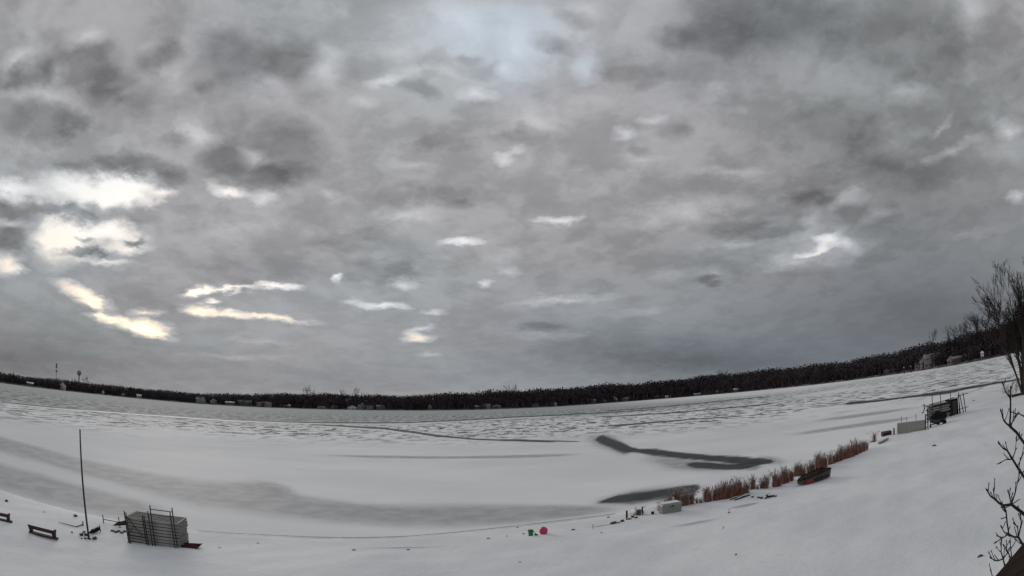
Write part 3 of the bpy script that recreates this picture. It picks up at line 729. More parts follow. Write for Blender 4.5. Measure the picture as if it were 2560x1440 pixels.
# ------------------------------------------------------------------ trees
def grow(rng, p, d, L, r, level, out, bend=.25, up=.08, split=(3, 4), ratio=.62, spread=.55):
    """a limb as a bent path, its side limbs from along it; out: list of (path, radii, level)"""
    n = 4 if level > 1 else 2
    path, rad = [p.copy()], [r]
    q, dd = p.copy(), d.copy()
    for i in range(n):
        dd = (dd + Vector((rng.gauss(0, bend), rng.gauss(0, bend), rng.gauss(0, bend * .6) + up)) / n * 1.6).normalized()
        q = q + dd * (L / n)
        path.append(q.copy()); rad.append(r * (1 - .62 * (i + 1) / n))
    out.append((path, rad, level))
    if level <= 0:
        return
    for k in range(rng.randint(*split)):
        t = rng.uniform(.3, 1.0)
        i = min(n - 1, int(t * n)); f = t * n - i
        s = path[i].lerp(path[i + 1], f)
        base = (path[i + 1] - path[i]).normalized()
        side = base.orthogonal().normalized()
        side.rotate(Matrix.Rotation(rng.uniform(0, 6.283), 3, base))
        nd = (base * (1 - spread * .4) + side * rng.uniform(spread * .6, spread * 1.3) + Vector((0, 0, up))).normalized()
        grow(rng, s, nd, L * ratio * rng.uniform(.75, 1.2), max(r * (1 - .62 * t) * .62, .002), level - 1, out, bend, up, split, ratio, spread)
def limbs_mesh(mb, limbs, minr=0.0, n_of=lambda lv: 3):
    for path, rad, lv in limbs:
        mb.tube(path, [max(k, minr) for k in rad], n_of(lv), cap=False)
    return mb
def bare_tree(name, label, loc, h, seed, group=None, levels=4, stems=1, lean=(0, 0), minr=.02, split=(4, 6), spread=.6, ratio=.6, r0=None, mt=None):
    rng = random.Random(seed)
    t = thing(name, label, 'tree', loc, 0.0, group)
    tr, cr = MB(), MB()
    for s in range(stems):
        out = []
        a = 2 * math.pi * s / max(stems, 1) + rng.uniform(-.4, .4)
        k = 0 if stems == 1 else rng.uniform(.05, .2)
        if stems > 1 and s < 3:
            a, k = 2.18 + (s - 1) * .5, (.2, .3, .14)[s]
        d = Vector((math.cos(a) * k + lean[0], math.sin(a) * k + lean[1], 1)).normalized()
        grow(rng, Vector((math.cos(a) * .15 * (stems > 1), math.sin(a) * .15 * (stems > 1), -.3)), d, h * (.62 if stems == 1 else rng.uniform(.55, .8)), r0 or h * .022, levels, out, .22, .10, split, ratio, spread)
        limbs_mesh(tr, [o for o in out if o[2] >= levels - 1], minr, lambda lv: 6)
        limbs_mesh(cr, [o for o in out if o[2] < levels - 1], minr)
    tr.build('trunk', mt or BARK, t); cr.build('crown', mt or TWIG, t)
    return t

# the far wood: bare trees in a belt along the far shore, too many and too small to count
def tree_variant(seed):
    rng = random.Random(seed)
    mb = MB()
    mb.tube([(0, 0, -.1), (rng.uniform(-.03, .03), 0, .55), (rng.uniform(-.06, .06), 0, .95)], [.014, .010, .002], 3, False)
    for k in range(26):
        a = rng.uniform(0, 6.283); ph = math.acos(rng.uniform(-.6, 1.0))
        e = Vector((math.cos(a) * math.sin(ph) * .34, math.sin(a) * math.sin(ph) * .34, .58 + .38 * math.cos(ph)))
        b = Vector((0, 0, max(.12, e.z * .6 - .05)))
        s = Vector((-math.sin(a), math.cos(a), 0)) * .011
        mb.add([b - s, b + s, e], [(0, 1, 2)])
    for k in range(84):      # sprays of twigs round the crown
        a = rng.uniform(0, 6.283); ph = math.acos(rng.uniform(-.8, 1.0)); q = rng.uniform(.45, 1.0)
        c = Vector((math.cos(a) * math.sin(ph) * .36 * q, math.sin(a) * math.sin(ph) * .36 * q, .58 + .40 * math.cos(ph) * q))
        d = Vector((rng.gauss(0, 1), rng.gauss(0, 1), rng.gauss(.2, .6))).normalized() * rng.uniform(.04, .065)
        s = d.cross(Vector((rng.gauss(0, 1), rng.gauss(0, 1), rng.gauss(0, 1)))).normalized() * rng.uniform(.02, .05)
        mb.add([c - d - s * .4, c - d + s * .4, c + d * .6 + s, c + d * .6 - s], [(0, 1, 2, 3)])
    # brush and saplings at the foot
    for k in range(22):
        a = rng.uniform(0, 6.283); q = rng.uniform(.05, .3)
        b = Vector((math.cos(a) * q, math.sin(a) * q, -.03)); hgt = rng.uniform(.15, .5)
        s = Vector((rng.uniform(-1, 1), rng.uniform(-1, 1), 0)).normalized() * .03
        e = b + Vector((rng.uniform(-.07, .07), rng.uniform(-.07, .07), hgt))
        mb.add([b - s, b + s, e + s * 1.3, e - s * 1.3], [(0, 1, 2, 3)])
    tv, tf = [], []
    for f in mb.f:
        tf += [f] if len(f) == 3 else [(f[0], f[1], f[2]), (f[0], f[2], f[3])]
    return np.array(mb.v), np.array(tf)
variants = [tree_variant(100 + i) for i in range(7)]
rngf = np.random.default_rng(11)
VV, FF, base = [], [], 0
for row, (back, hs, gap) in enumerate([(7, .6, 4.5), (14, .8, 4.2), (24, .96, 4.0), (36, 1.05, 4.2), (50, 1.12, 4.5), (68, 1.12, 5.0)]):
    a = -1.35
    while a < 1.25:
        d = float(far_d(a)) + back
        bb = back + rngf.uniform(-4, 4)
        g = far_pt(a, bb)
        clump = 1 + .05 * math.sin(a * 61 + row) + .04 * math.sin(a * 143 + 2 * row) + .03 * math.sin(a * 331)
        top = (float(far_top(a)) - CAM_H) * (d / (float(far_d(a)) + 30)) + CAM_H
        h = max(5.0, (top - g.z) * hs * clump * rngf.uniform(.96, 1.02))
        v, f = variants[rngf.integers(len(variants))]
        t = rngf.uniform(0, 6.283); c, s = math.cos(t), math.sin(t)
        w = h * rngf.uniform(.8, 1.15) if h > 9 else h * 1.2
        P = np.stack([(v[:, 0] * c - v[:, 1] * s) * w + g.x, (v[:, 0] * s + v[:, 1] * c) * w + g.y, v[:, 2] * h + g.z], -1)
        VV.append(P); FF.append(f + base); base += len(v)
        a += gap * rngf.uniform(.6, 1.35) / d
wood = np_mesh('far_wood', np.concatenate(VV), np.concatenate(FF), WOODLAND)
tag(wood, 'dark leafless wood along the far shore of the lake', 'woodland', kind='stuff')

# single trees that stand out of the far skyline
sk = 'single trees rising above the far wood'
for i, (a, ht, lab) in enumerate([
        (-0.3952, 27, 'broad round bare tree standing clear above the far wood'),
        (-0.2981, 22, 'bare tree rising slightly above the far wood behind the tall white house'),
        (-0.3216, 22, 'bare tree rising slightly above the far wood behind the tall white house'),
        (-0.0043, 25, 'wide low bare crown on the far skyline beyond the crossing cracks'),
        (-0.8263, 20, 'bare tree beside the pale water tower on the far shore'),
        (0.3914, 30, 'small bare tree poking out of the even far tree line'),
        (0.8043, 22, 'tall narrow bare tree above the big house with the arch'),
        (0.8644, 25, 'tall bare tree on the rising wood right of the white arch house'),
        (0.8785, 26, 'tall bare tree on the rising wood right of the white arch house'),
        (0.8911, 27, 'tall bare tree on the rising wood right of the white arch house'),
        (0.9044, 28, 'tall bare tree on the rising wood right of the white arch house'),
        (0.9195, 30, 'tall bare tree on the rising wood right of the white arch house'),
        (0.9348, 31, 'tall bare tree on the rising wood right of the white arch house')]):
    o = bare_tree('bare_tree', lab, far_pt(a, 18), ht, 300 + i, sk, levels=3, minr=.055, split=(5, 7), spread=.62 if ht != 22 else .4, mt=WOODLAND)
def conifer(label, loc, h, seed):
    rng = random.Random(seed)
    t = thing('evergreen_tree', label, 'tree', loc, 0, 'dark evergreens in the far wood')
    MB().tube([(0, 0, -.3), (0, 0, h)], [h * .018, .02], 5).build('trunk', BARK, t)
    c = MB()
    for k in range(170):
        z = h * (.1 + .9 * k / 170); a = rng.uniform(0, 6.283); w = (h - z) * .24 * rng.uniform(.7, 1.2) + .15
        b = Vector((0, 0, z)); e = Vector((math.cos(a) * w, math.sin(a) * w, z - w * .35)); s = Vector((-math.sin(a), math.cos(a), .2)) * (w * .3 + .1)
        c.add([b, e - s, e + Vector((0, 0, -.3)), e + s], [(0, 1, 2), (0, 2, 3)])
    c.build('crown', CONIFER, t)
for i, (a, hh, lab) in enumerate([(-0.8549, 15, 'pointed evergreen near the pale water tower'), (-0.8492, 15.5, 'pointed evergreen near the pale water tower'),
        (-0.2891, 20, 'pointed evergreen behind the tall white far-shore house'), (-0.3065, 17, 'shorter evergreen between far-shore houses'),
        (0.8395, 20, 'pointed evergreen above the shrubs beside the arch house'), (0.8511, 17, 'stubby evergreen next to the pointed one by the arch house'),
        (-0.9772, 12, 'small pointed evergreen on the low far shore beyond the mast')]):
    conifer(lab, far_pt(a, 14), hh, 700 + i)

# ------------------------------------------------------------------ far shore: houses, mast, water tower
HOUSE_W = {k: simple('wall_' + k, tuple(v * .8 for v in c), .12, 1, .8, .2, bump=.1) for k, c in
           {'white': (.62, .62, .60), 'grey': (.30, .31, .32), 'tan': (.36, .31, .26), 'pink': (.40, .33, .32), 'brick': (.17, .09, .08), 'dim': (.17, .165, .165)}.items()}
ROOFS = {'snow': SNOW, 'dark': simple('roof_dark', (.06, .055, .055), .3, 2, .9, .1), 'grey': simple('roof_grey', (.25, .25, .255), .2, 2, .9, .1)}
GLASS = simple('dark_glass', (.02, .022, .026), .2, 2, .15, .5, bump=0)
def house(a, w, h, label, wall='white', roof='snow', back=4.0, gable=True, depth=None, arch=False, turn=0.0, group='houses along the far shore'):
    p = far_pt(a, back)
    t = thing('house', label, 'house', p, -a + turn, group)
    d = depth or w * .8
    rh = h * .45 if gable else h * .28
    e = h - rh
    mb = MB()
    if gable:      # gable end faces the lake
        mb.add([(-w / 2, 0, -.5), (w / 2, 0, -.5), (w / 2, 0, e), (0, 0, h), (-w / 2, 0, e), (-w / 2, d, -.5), (w / 2, d, -.5), (w / 2, d, e), (0, d, h), (-w / 2, d, e)],
               [(0, 1, 2, 3, 4), (9, 8, 7, 6, 5), (1, 6, 7, 2), (5, 0, 4, 9), (2, 7, 8, 3), (4, 3, 8, 9)])
        o = .4
        k = rh / (w / 2)
        rf = MB()
        for s in (-1, 1):
            rf.add([(0, -o, h + .05), (s * (w / 2 + o), -o, e - o * k + .05), (s * (w / 2 + o), d + o, e - o * k + .05), (0, d + o, h + .05),
                    (0, -o, h + .3), (s * (w / 2 + o), -o, e - o * k + .3), (s * (w / 2 + o), d + o, e - o * k + .3), (0, d + o, h + .3)],
                   [(0, 1, 2, 3), (4, 7, 6, 5), (0, 4, 5, 1), (1, 5, 6, 2), (2, 6, 7, 3)])
    else:          # long side faces the lake
        mb.add([(-w / 2, 0, -.5), (w / 2, 0, -.5), (w / 2, d, -.5), (-w / 2, d, -.5), (-w / 2, 0, e), (w / 2, 0, e), (w / 2, d, e), (-w / 2, d, e), (-w / 2, d / 2, h), (w / 2, d / 2, h)],
               [(0, 1, 5, 4), (2, 3, 7, 6), (1, 2, 6, 9, 5), (3, 0, 4, 8, 7), (4, 5, 9, 8), (6, 7, 8, 9)])
        o = .4
        k = rh / (d / 2)
        rf = MB()
        for y0, y1 in ((-o, d / 2), (d + o, d / 2)):
            z0 = e - o * k
            rf.add([(-w / 2 - o, y0, z0 + .05), (w / 2 + o, y0, z0 + .05), (w / 2 + o, y1, h + .05), (-w / 2 - o, y1, h + .05),
                    (-w / 2 - o, y0, z0 + .3), (w / 2 + o, y0, z0 + .3), (w / 2 + o, y1, h + .3), (-w / 2 - o, y1, h + .3)],
                   [(0, 1, 2, 3), (4, 7, 6, 5), (0, 4, 5, 1), (1, 5, 6, 2), (3, 7, 4, 0)])
    mb.build('wall', HOUSE_W[wall], t)
    ro = rf.build('roof', ROOFS[roof], t)
    MB().box((w * .22, d * .5, h + .1), (.7, .7, 1.6)).build('chimney', HOUSE_W['brick'], ro)
    n = max(2, min(5, int(w / 3)))
    for i in range(n):
        x = (i + .5) / n * w - w / 2
        if arch:
            continue
        MB().box((x, -.03, min(1.5, e * .5)), (min(1.3, w / n * .5), .1, min(1.4, e * .5))).build('window', GLASS, t)
    if arch:
        m = MB()
        aw, ah = w * .2, h * .42
        P = [(-aw, -.06, .1), (aw, -.06, .1)] + [(aw * math.cos(q), -.06, ah + aw * math.sin(q)) for q in [math.pi * k / 8 for k in range(9)]]
        m.add(P + [(x_, -.0, z_) for x_, _, z_ in P], [tuple(range(len(P)))])
        m.build('arched_window', GLASS, t)
    return t
COTT = 'tiny pale house among dark trees on the far lake shore'
hs = [(-0.9419, 9, 3.5, COTT, 'dim', 'snow', False), (-0.7495, 7, 3.6, COTT, 'grey', 'snow', True), (-0.7192, 7, 4, COTT, 'white', 'snow', False),
      (-0.5410, 12, 3.6, COTT, 'dim', 'snow', False), (-0.4349, 13, 3, COTT, 'grey', 'snow', False),
      (-0.3412, 9, 4.5, COTT, 'dim', 'grey', True), (-0.2733, 9, 6, COTT, 'grey', 'dark', False), (-0.2537, 10, 5, COTT, 'dim', 'grey', False), (-0.0753, 10, 3.4, COTT, 'dim', 'snow', False),
      (-0.0559, 9, 5, COTT, 'pink', 'grey', False), (-0.0364, 9, 3.5, COTT, 'dim', 'snow', True), (0.0353, 9, 4, COTT, 'dim', 'dark', False), (0.0608, 8, 4.5, COTT, 'dim', 'grey', True), (0.0728, 4, 4, COTT, 'white', 'snow', True),
      (0.1403, 11, 5, COTT, 'dim', 'grey', False), (0.1620, 10, 5.5, COTT, 'dim', 'dark', True), (0.2034, 10, 5, COTT, 'dim', 'grey', False), (0.2645, 5, 4.5, COTT, 'grey', 'snow', True), (0.2849, 8, 3, COTT, 'white', 'snow', False),
      (0.3836, 9, 3.6, COTT, 'dim', 'grey', False), (0.4188, 12, 4, COTT, 'dim', 'snow', False), (0.7095, 6, 4, COTT, 'dim', 'dark', True), (-0.1614, 3.5, 5, COTT, 'tan', 'snow', True)]
HL = ['low dim house by the small pointed evergreen, farthest along the shore', 'grey gabled cottage past the narrow white boathouse', 'low white cottage past the narrow white boathouse', 'long dim house between the low grey gable and the ranch house', 'low grey house with a snow roof past the long tan house',
      'dim gabled cottage between the red barn and the tall white house', 'grey house with a dark roof right after the grey gable', 'dim wide cottage with a grey roof past the dark-roofed grey house', 'low dim house with a snow roof before the pinkish cottage', 'pinkish cottage below the wide low bare crown',
      'dim snow-roofed gable next to the pinkish cottage', 'dark-roofed dim cottage beyond the wide bare crown', 'dim gable beside the tiny white hut', 'tiny white hut with a snow roof on the far shore', 'dim wide house before the pale pink gable', 'dark-roofed dim gable just before the pale pink gable', 'dim wide house just past the pale pink gable',
      'narrow grey hut past the pale pink gable', 'low white shed past the narrow grey hut', 'dim grey-roofed cottage past the long snow-roofed building', 'long dim snow-roofed house below the small poking tree', 'dim dark-roofed shed near the posts in the ice', 'narrow tan boathouse alone below the dark wood']
for (a, w, h, lab, wl, rf, gb), lab2 in zip(hs, HL):
    house(a, w, h, lab2, wl, rf, gable=gb)
house(-0.8738, 9, 8.5, 'tall white gabled house on the far shore near the radio mast', 'white', 'snow')
house(-0.7914, 4, 5, 'narrow white boathouse at the foot of the far wood', 'white', 'snow', back=2)
house(-0.6016, 7, 6, 'grey house beside the steep grey gable on the far shore', 'grey', 'grey', gable=False)
house(-0.5938, 7, 8, 'steep grey gabled house on the far shore', 'grey', 'grey')
house(-0.5728, 8, 5.5, 'low gabled grey house next to the steep grey gable', 'grey', 'snow')
house(-0.5124, 17, 6, 'long grey ranch house with a hipped middle on the far shore', 'dim', 'grey', gable=False)
house(-0.4755, 19, 5.5, 'long tan house with a low gable roof on the far shore', 'tan', 'grey', gable=False)
house(-0.3595, 12, 8, 'dark red barn behind the low snowy boat shelter', 'brick', 'dark', back=9, gable=False)
house(-0.3656, 10, 3.2, 'low shelter with a bright snow roof before the red barn', 'grey', 'snow', back=1.5)
house(-0.3125, 8.5, 12, 'tall white house standing above the cottages of the far shore', 'white', 'grey', back=14, gable=False)
house(-0.3073, 11, 4.5, 'white lakeside cottage directly below the tall white house', 'white', 'snow', back=1)
house(-0.2891, 10, 7, 'grey gabled house beside the white lakeside cottage', 'grey', 'snow', back=5)
house(-0.2868, 9, 10, 'pinkish house on the slope behind the grey gable', 'pink', 'grey', back=18, gable=False)
house(0.1838, 8, 7, 'pale pink gabled house, brightest on its stretch of dark wood', 'pink', 'snow')
house(0.3433, 14, 3, 'long low building with a bright snow roof under the dark wood', 'grey', 'snow', back=2, gable=False)
house(0.7863, 7.5, 8.0, 'pale house front with a tall dark arched window on the far shore', 'pink', 'snow', arch=True, back=3)
house(0.8010, 12, 8.5, 'pink house with a grey roof joined behind the arched front', 'pink', 'grey', back=9, gable=False)
house(0.7733, 6, 4.5, 'low pink garage beside the arched house front', 'pink', 'dark', back=6, gable=False)
house(0.8395, 5, 4.5, 'small pale cottage in the shrubs past the arch house', 'pink', 'snow', back=3)
house(0.8577, 10, 4, 'low brown cottage row at the edge of the rising wood', 'brick', 'grey', back=5, gable=False)
# slim white tower, posts of a swim raft
t = thing('lookout_tower', 'slim white lookout hut on posts at the edge of the ice', 'tower', far_pt(0.9050, -6), -0.9050)
for sx in (-.7, .7):
    for sy in (-.7, .7):
        MB().box((sx, sy, .8), (.25, .25, 3.4)).build('post', HOUSE_W['grey'], t)
MB().box((0, 0, 3.6), (2.2, 2.2, 2.2)).build('cabin', HOUSE_W['white'], t)
MB().add([(-1.5, -1.5, 4.7), (1.5, -1.5, 4.7), (1.5, 1.5, 4.7), (-1.5, 1.5, 4.7), (0, 0, 5.8)], [(0, 3, 2, 1), (0, 1, 4), (1, 2, 4), (2, 3, 4), (3, 0, 4)]).build('roof', SNOW, t)
for k, px_a in enumerate((0.7439, 0.7576)):
    t = thing('mooring_post', 'dark upright post standing in the far ice beside the shore', 'post', far_pt(px_a, -22 + k * 4), 0, 'posts in the ice off the far shore')
    t.location.z = 0
    MB().tube([(0, 0, -.4), (.05, 0, 4.0)], [.5, .42], 7).build('pile', BROWN, t)
    MB().rock((.05, 0, 4.1), (1.1, 1.1, .5), random.Random(k)).build('snow_cap', SNOW, t)
def mast():
    p = far_pt(-0.8878, 380)
    t = thing('radio_mast', 'thin radio mast with dark antenna clusters above the far wood', 'mast', p)
    a = -0.8878; d = float(far_d(a)) + 380
    H1 = CAM_H + d * math.tan(math.radians(2.05)) - p.z
    for k in range(3):
        q = k * 2.094
        MB().tube([(math.cos(q) * .9, math.sin(q) * .9, -1), (math.cos(q) * .35, math.sin(q) * .35, H1)], [.13, .1], 4).build('leg', PIPE, t)
    m = MB()
    for i in range(18):
        z0, z1 = H1 * i / 18, H1 * (i + 1) / 18
        for k in range(3):
            q0, q1 = k * 2.094, (k + 1) * 2.094
            r0, r1 = .9 - .55 * z0 / H1, .9 - .55 * z1 / H1
            m.tube([(math.cos(q0) * r0, math.sin(q0) * r0, z0), (math.cos(q1) * r1, math.sin(q1) * r1, z1)], .05, 3)
    m.build('bracing', PIPE, t)
    for z in (.98, .86, .64):
        c = MB()
        for k in range(6):
            q = k * 1.047
            c.box((math.cos(q) * 1.2, math.sin(q) * 1.2, H1 * z), (.7, .7, 3.0))
        c.box((0, 0, H1 * z), (2.2, 2.2, .4))
        c.build('antenna_cluster', PIPE, t)
mast()
def water_tower():
    a = -0.8410; p = far_pt(a, 520); d = float(far_d(a)) + 520
    t = thing('water_tower', 'pale grey water tower on a slim stem beyond the wood', 'tower', p)
    H1 = CAM_H + d * math.tan(math.radians(1.75)) - p.z
    prof = [(2.2, -1), (1.5, 4), (1.4, H1 * .62), (2.4, H1 * .7)]
    def lathe(pr, n=16):
        m = MB(); V = []
        for r, z in pr:
            V += [(r * math.cos(2 * math.pi * k / n), r * math.sin(2 * math.pi * k / n), z) for k in range(n)]
        F = [(i * n + k, i * n + (k + 1) % n, (i + 1) * n + (k + 1) % n, (i + 1) * n + k) for i in range(len(pr) - 1) for k in range(n)]
        return m.add(V, F)
    lathe(prof).build('stem', HOUSE_W['grey'], t, True)
    lathe([(1.4, H1 * .66), (4.2, H1 * .72), (5.4, H1 * .80), (5.4, H1 * .88), (4.0, H1 * .96), (.1, H1)]).build('tank', HOUSE_W['grey'], t, True)
water_tower()

# ------------------------------------------------------------------ near shore: things on the snow
def rz_of(a, b):
    return math.atan2(b[1] - a[1], b[0] - a[0])
def dist(a, b):
    return math.hypot(b[0] - a[0], b[1] - a[1])
def on(p, dz=0.0):
    return (p[0], p[1], gz(p[0], p[1]) + dz)

# left: stack of dock sections with leg frames leaning on it
fl, fr, br = (-13.84,14.58,0.18), (-11.78,15.25,0.19), (-11.84,15.98,0.16)
L, W = dist(fl, fr), 1.15
rz = rz_of(fl, fr)
base = on(fl, -.02)
zt = base[2]
LAY = .118
ux, uy = Vector((math.cos(rz), math.sin(rz), 0)), Vector((-math.sin(rz), math.cos(rz), 0))
names = ['lowest', 'second', 'third', 'fourth', 'fifth', 'sixth', 'seventh', 'topmost']
rngd = random.Random(3)
def dock_section(i):
    o = Vector(base) + ux * rngd.uniform(-.03, .03) + uy * rngd.uniform(-.02, .02) + Vector((0, 0, .07 + LAY * i))
    t = thing('dock_section', 'weathered grey dock section, %s of the stack by the tall pole' % names[i], 'dock section', o, rz, 'dock sections stacked by the tall pole')
    h = LAY - .028
    for y in (0.02, W - .02):
        MB().box((L / 2, y, h / 2), (L, .04, h)).build('side_rail', DOCK, t)
    for x in (0.0, L):
        e = MB()
        e.box((x, W / 2, .012), (.05, W, .024)); e.box((x, W / 2, h - .014), (.05, W, .028))
        for k in (0.05, .36, .68, .97):
            e.box((x, W * k, h / 2), (.048, .07, h - .03))
        e.build('end_frame', DOCK, t)
    for k in range(9):
        MB().box((L * (k + .5) / 9, W / 2, h - .012), (L / 9 - .02, W - .1, .02)).build('deck_slat', DOCK_DK, t)
for i in range(8):
    dock_section(i)
for k, sy in enumerate((.1, W - .1)):
    t = thing('skid_timber', 'dark %s skid timber under the dock stack' % ('front' if k == 0 else 'rear'), 'timber', Vector(base) + uy * sy, rz)
    MB().box((L / 2, 0, .03), (L * 1.02, .1, .08)).build('beam', BROWN, t)
HS = LAY * 8 + .07
def leg_frame(s0, s1, h0, h1, label, rungs=(), brace=False, off=.05):
    t = thing('leg_frame', label, 'pipe frame', Vector(base) - uy * (off + .03), rz, 'pipe leg frames leaning on the dock stack')
    x0, x1 = s0 * L, s1 * L
    lean = .02
    for x, h in ((x0, h0), (x1, h1)):
        p = MB().tube([(x + .06, -.06, -.05), (x, lean - .03, h)], .024, 6).build('leg', PIPE, t)
        MB().box((x + .05, -.05, .02), (.12, .1, .03)).build('foot', PIPE, p)
    for z in rungs:
        MB().bar((x0, lean - .03, z), (x1, lean - .03, z), .03, .03).build('crossbar', PIPE, t)
    if brace:
        for a, b in (((x0 + .05, 1.05), (x1 - .1, .35)), ((x0 + .05, .32), ((x0 + x1) / 2, .70))):
            MB().bar((a[0], -.02, a[1]), (b[0], -.02, b[1]), .024, .024).build('brace', PIPE, t)
hA = 1.20
leg_frame(0.0, .36, hA, hA - .06, 'short pipe leg frame with a diagonal brace on the dock stack', (.30,), True)
leg_frame(.045, .405, hA - .03, hA - .04, 'short unbraced pipe leg frame beside the braced one', (), False, .11)
leg_frame(.53, .95, 1.56, 1.57, 'tall pipe leg frame with two rungs above the dock stack', (HS + .22, HS + .40), False)
leg_frame(.49, .915, 1.35, 1.40, 'tall pipe leg frame without rungs on the dock stack', (), False, .11)
p = on((-11.60,15.69,0.18), .03)
t = thing('sled', 'flat dark red plastic sled at the end of the dock stack', 'sled', p, rz + .15)
SLED = simple('sled_plastic', (.07, .018, .02), .3, 5, .6, .3)
MB().add([(-.35, -.2, 0), (.3, -.2, .0), (.42, 0, .09), (.3, .2, 0), (-.35, .2, 0), (-.35, -.24, .07), (.32, -.24, .08), (.52, 0, .16), (.32, .24, .08), (-.35, .24, .07)],
         [(0, 1, 2, 3, 4), (0, 5, 6, 1), (1, 6, 7, 2), (2, 7, 8, 3), (3, 8, 9, 4), (4, 9, 5, 0)]).build('shell', SLED, t)
MB().bar((-.3, -.21, .08), (.3, -.21, .10), .03, .03).build('rim', BLACK, t)
a, b = on((-15.94,15.89,0.13), .10), on((-15.49,16.34,0.12), .22)
t = thing('plank', 'dark tapered plank poking out behind the dock stack', 'plank', a, 0)
A, B = Vector((0, 0, 0)), Vector(b) - Vector(a)
MB().tube([A - Vector((0, 0, .04)), A.lerp(B, .4), B], [.015, .09, .11], 5).build('board', BROWN, t)

# left: low benches
def bench(label, p0, p1, h):
    L = dist(p0, p1)
    t = thing('bench', label, 'bench', on(p0), rz_of(p0, p1), 'low red-brown benches on the snow')
    w = .26
    MB().box((L / 2, 0, h - .03), (L * .98, w, .055)).build('seat', REDWOOD, t)
    MB().box((L / 2, -w / 2 + .01, h - .085), (L * .92, .035, .07)).build('apron', REDWOOD, t)
    for s in (.06, .94):
        m = MB()
        m.add([(L * s - .05, -.05, 0), (L * s + .05, -.05, 0), (L * s + .05, .05, 0), (L * s - .05, .05, 0),
               (L * s - .05, -.12, h - .06), (L * s + .05, -.12, h - .06), (L * s + .05, .12, h - .06), (L * s - .05, .12, h - .06)],
              [(0, 3, 2, 1), (4, 5, 6, 7), (0, 1, 5, 4), (1, 2, 6, 5), (2, 3, 7, 6), (3, 0, 4, 7)])
        m.build('leg', REDWOOD, t)
    MB().box((L / 2 + .04, -.02, .025), (L * 1.06, .17, .07)).build('runner', REDWOOD, t)
    MB().box((L / 2, 0, h + .006), (L * .93, w * .8, .014)).build('snow_cover', SNOW, t)
    return t
bh = 0.29
bench('low red-brown bench standing whole between pole and second bench', (-16.57,11.53,0.25), (-15.37,11.96,0.25), bh + .02)
q0, q1 = Vector((-19.06,10.76,0.25)), Vector((-17.96,11.48,0.24))
bench('low red-brown bench cut off by the picture edge', q0, q1, bh + .02)

# left: the tall pole and the clutter round it
pb = on((-15.04,13.46,0.21), -.1); pt = (-15.02,13.48,4.13)
t = thing('pole', 'tall thin dark pole leaning slightly over the stone ring', 'pole', pb)
d = Vector(pt) - Vector(pb)
MB().tube([(0, 0, 0), d * .33, d * .66, d], [.042, .038, .034, .028], 8).build('shaft', PIPE, t)
MB().rock((0, 0, .06), (.35, .35, .2), random.Random(4)).build('footing', STONE, t)
MB().tube([d * .995, d * 1.004], .035, 8).build('cap', PIPE, t)
def post(px_base, h, label, r=.035, lean=0.0, group=None, snow=False):
    t = thing('post', label, 'post', on(px_base, -.05), 0, group)
    MB().tube([(0, 0, -.1), (lean, 0, h)], [r, r * .92], 7).build('shaft', BROWN, t)
    MB().tube([(lean, 0, h - .002), (lean, 0, h + .025)], [r * .9, r * .5], 7).build('snow_cap', SNOW, t)
    return t
post((-15.71,14.82,0.16), 0.29, 'short dark post beside the charred log', .03, -.03)
post((-16.71,14.71,0.15), 0.23, 'short dark post at the end of the bent pipe', .028)
pipe = [on(q, .03) for q in ((-17.51,13.90,0.17), (-17.15,14.05,0.17), (-16.65,14.24,0.17), (-16.78,14.75,0.15))]
t = thing('bent_pipe', 'thin bent pipe lying on the snow towards a short post', 'pipe', pipe[0])
MB().tube([Vector(q) - Vector(pipe[0]) for q in pipe], [.008, .016, .02, .02], 6).build('shaft', PIPE, t)
g0, g1 = on((-16.55,15.90,0.12)), on((-15.67,16.05,0.13))
t = thing('leg_frame', 'low pipe frame with one crossbar on the ice edge', 'pipe frame', g0, rz_of(g0, g1))
w = dist(g0, g1)
for x, h in ((0, 0.36), (w, 0.42)):
    MB().tube([(x, 0, -.1), (x - .02, 0, h)], .022, 6).build('leg', PIPE, t)
MB().bar((0, 0, .17), (w, 0, .20), .03, .03).build('crossbar', PIPE, t)
c0, c1 = on((-15.46,13.86,0.19), .06), on((-15.70,14.69,0.16), .14)
t = thing('log', 'charred log leaning over the stone ring below the pole', 'log', c0)
B = Vector(c1) - Vector(c0)
MB().tube([Vector((0, 0, 0)), B * .4, B * .8, B], [.02, .085, .10, .08], 7).build('trunk', BLACK, t)
MB().tube([B * .45 + Vector((0, 0, .08)), B * .95 + Vector((0, 0, .09))], [.03, .04], 5).build('snow_cap', SNOW, t)
def rock(p, size, label, group=None, cap=True, seed=0, m=None):
    rng = random.Random(seed + int(abs(p[0]) * 100))
    t = thing('rock', label, 'rock', on(p), rng.uniform(0, 3), group)
    MB().rock((0, 0, size[2] * .25), size, rng).build('stone', m or STONE, t)
    if cap:
        MB().rock((0, .02, size[2] * .58), (size[0] * .8, size[1] * .8, size[2] * .35), rng).build('snow_cap', SNOW, t, True)
    return t
for i, (q, s) in enumerate([((-15.51,13.49,0.20), .26), ((-15.79,13.92,0.18), .2), ((-15.41,13.69,0.19), .24), ((-15.11,13.32,0.21), .14), ((-15.18,13.18,0.21), .1)]):
    rock(q, (s, s * .9, s * .7), 'snow-topped stone of the ring at the foot of the pole', 'stones of the ring by the pole', True, i)
rock((-14.92,13.67,0.20), (.36, .2, .16), 'long flat dark stone just past the pole foot', None, True, 9)
rock((-18.11,15.52,0.12), (.3, .22, .16), 'lone dark stone on the snow behind the bent pipe', None, True, 3)
rock((-21.54,13.70,0.15), (.22, .2, .14), 'lone dark stone near the ice behind the benches', None, False, 5)
rock((-15.98,13.37,0.20), (.1, .1, .08), 'pebble between the bench and the stone ring', None, False, 6)
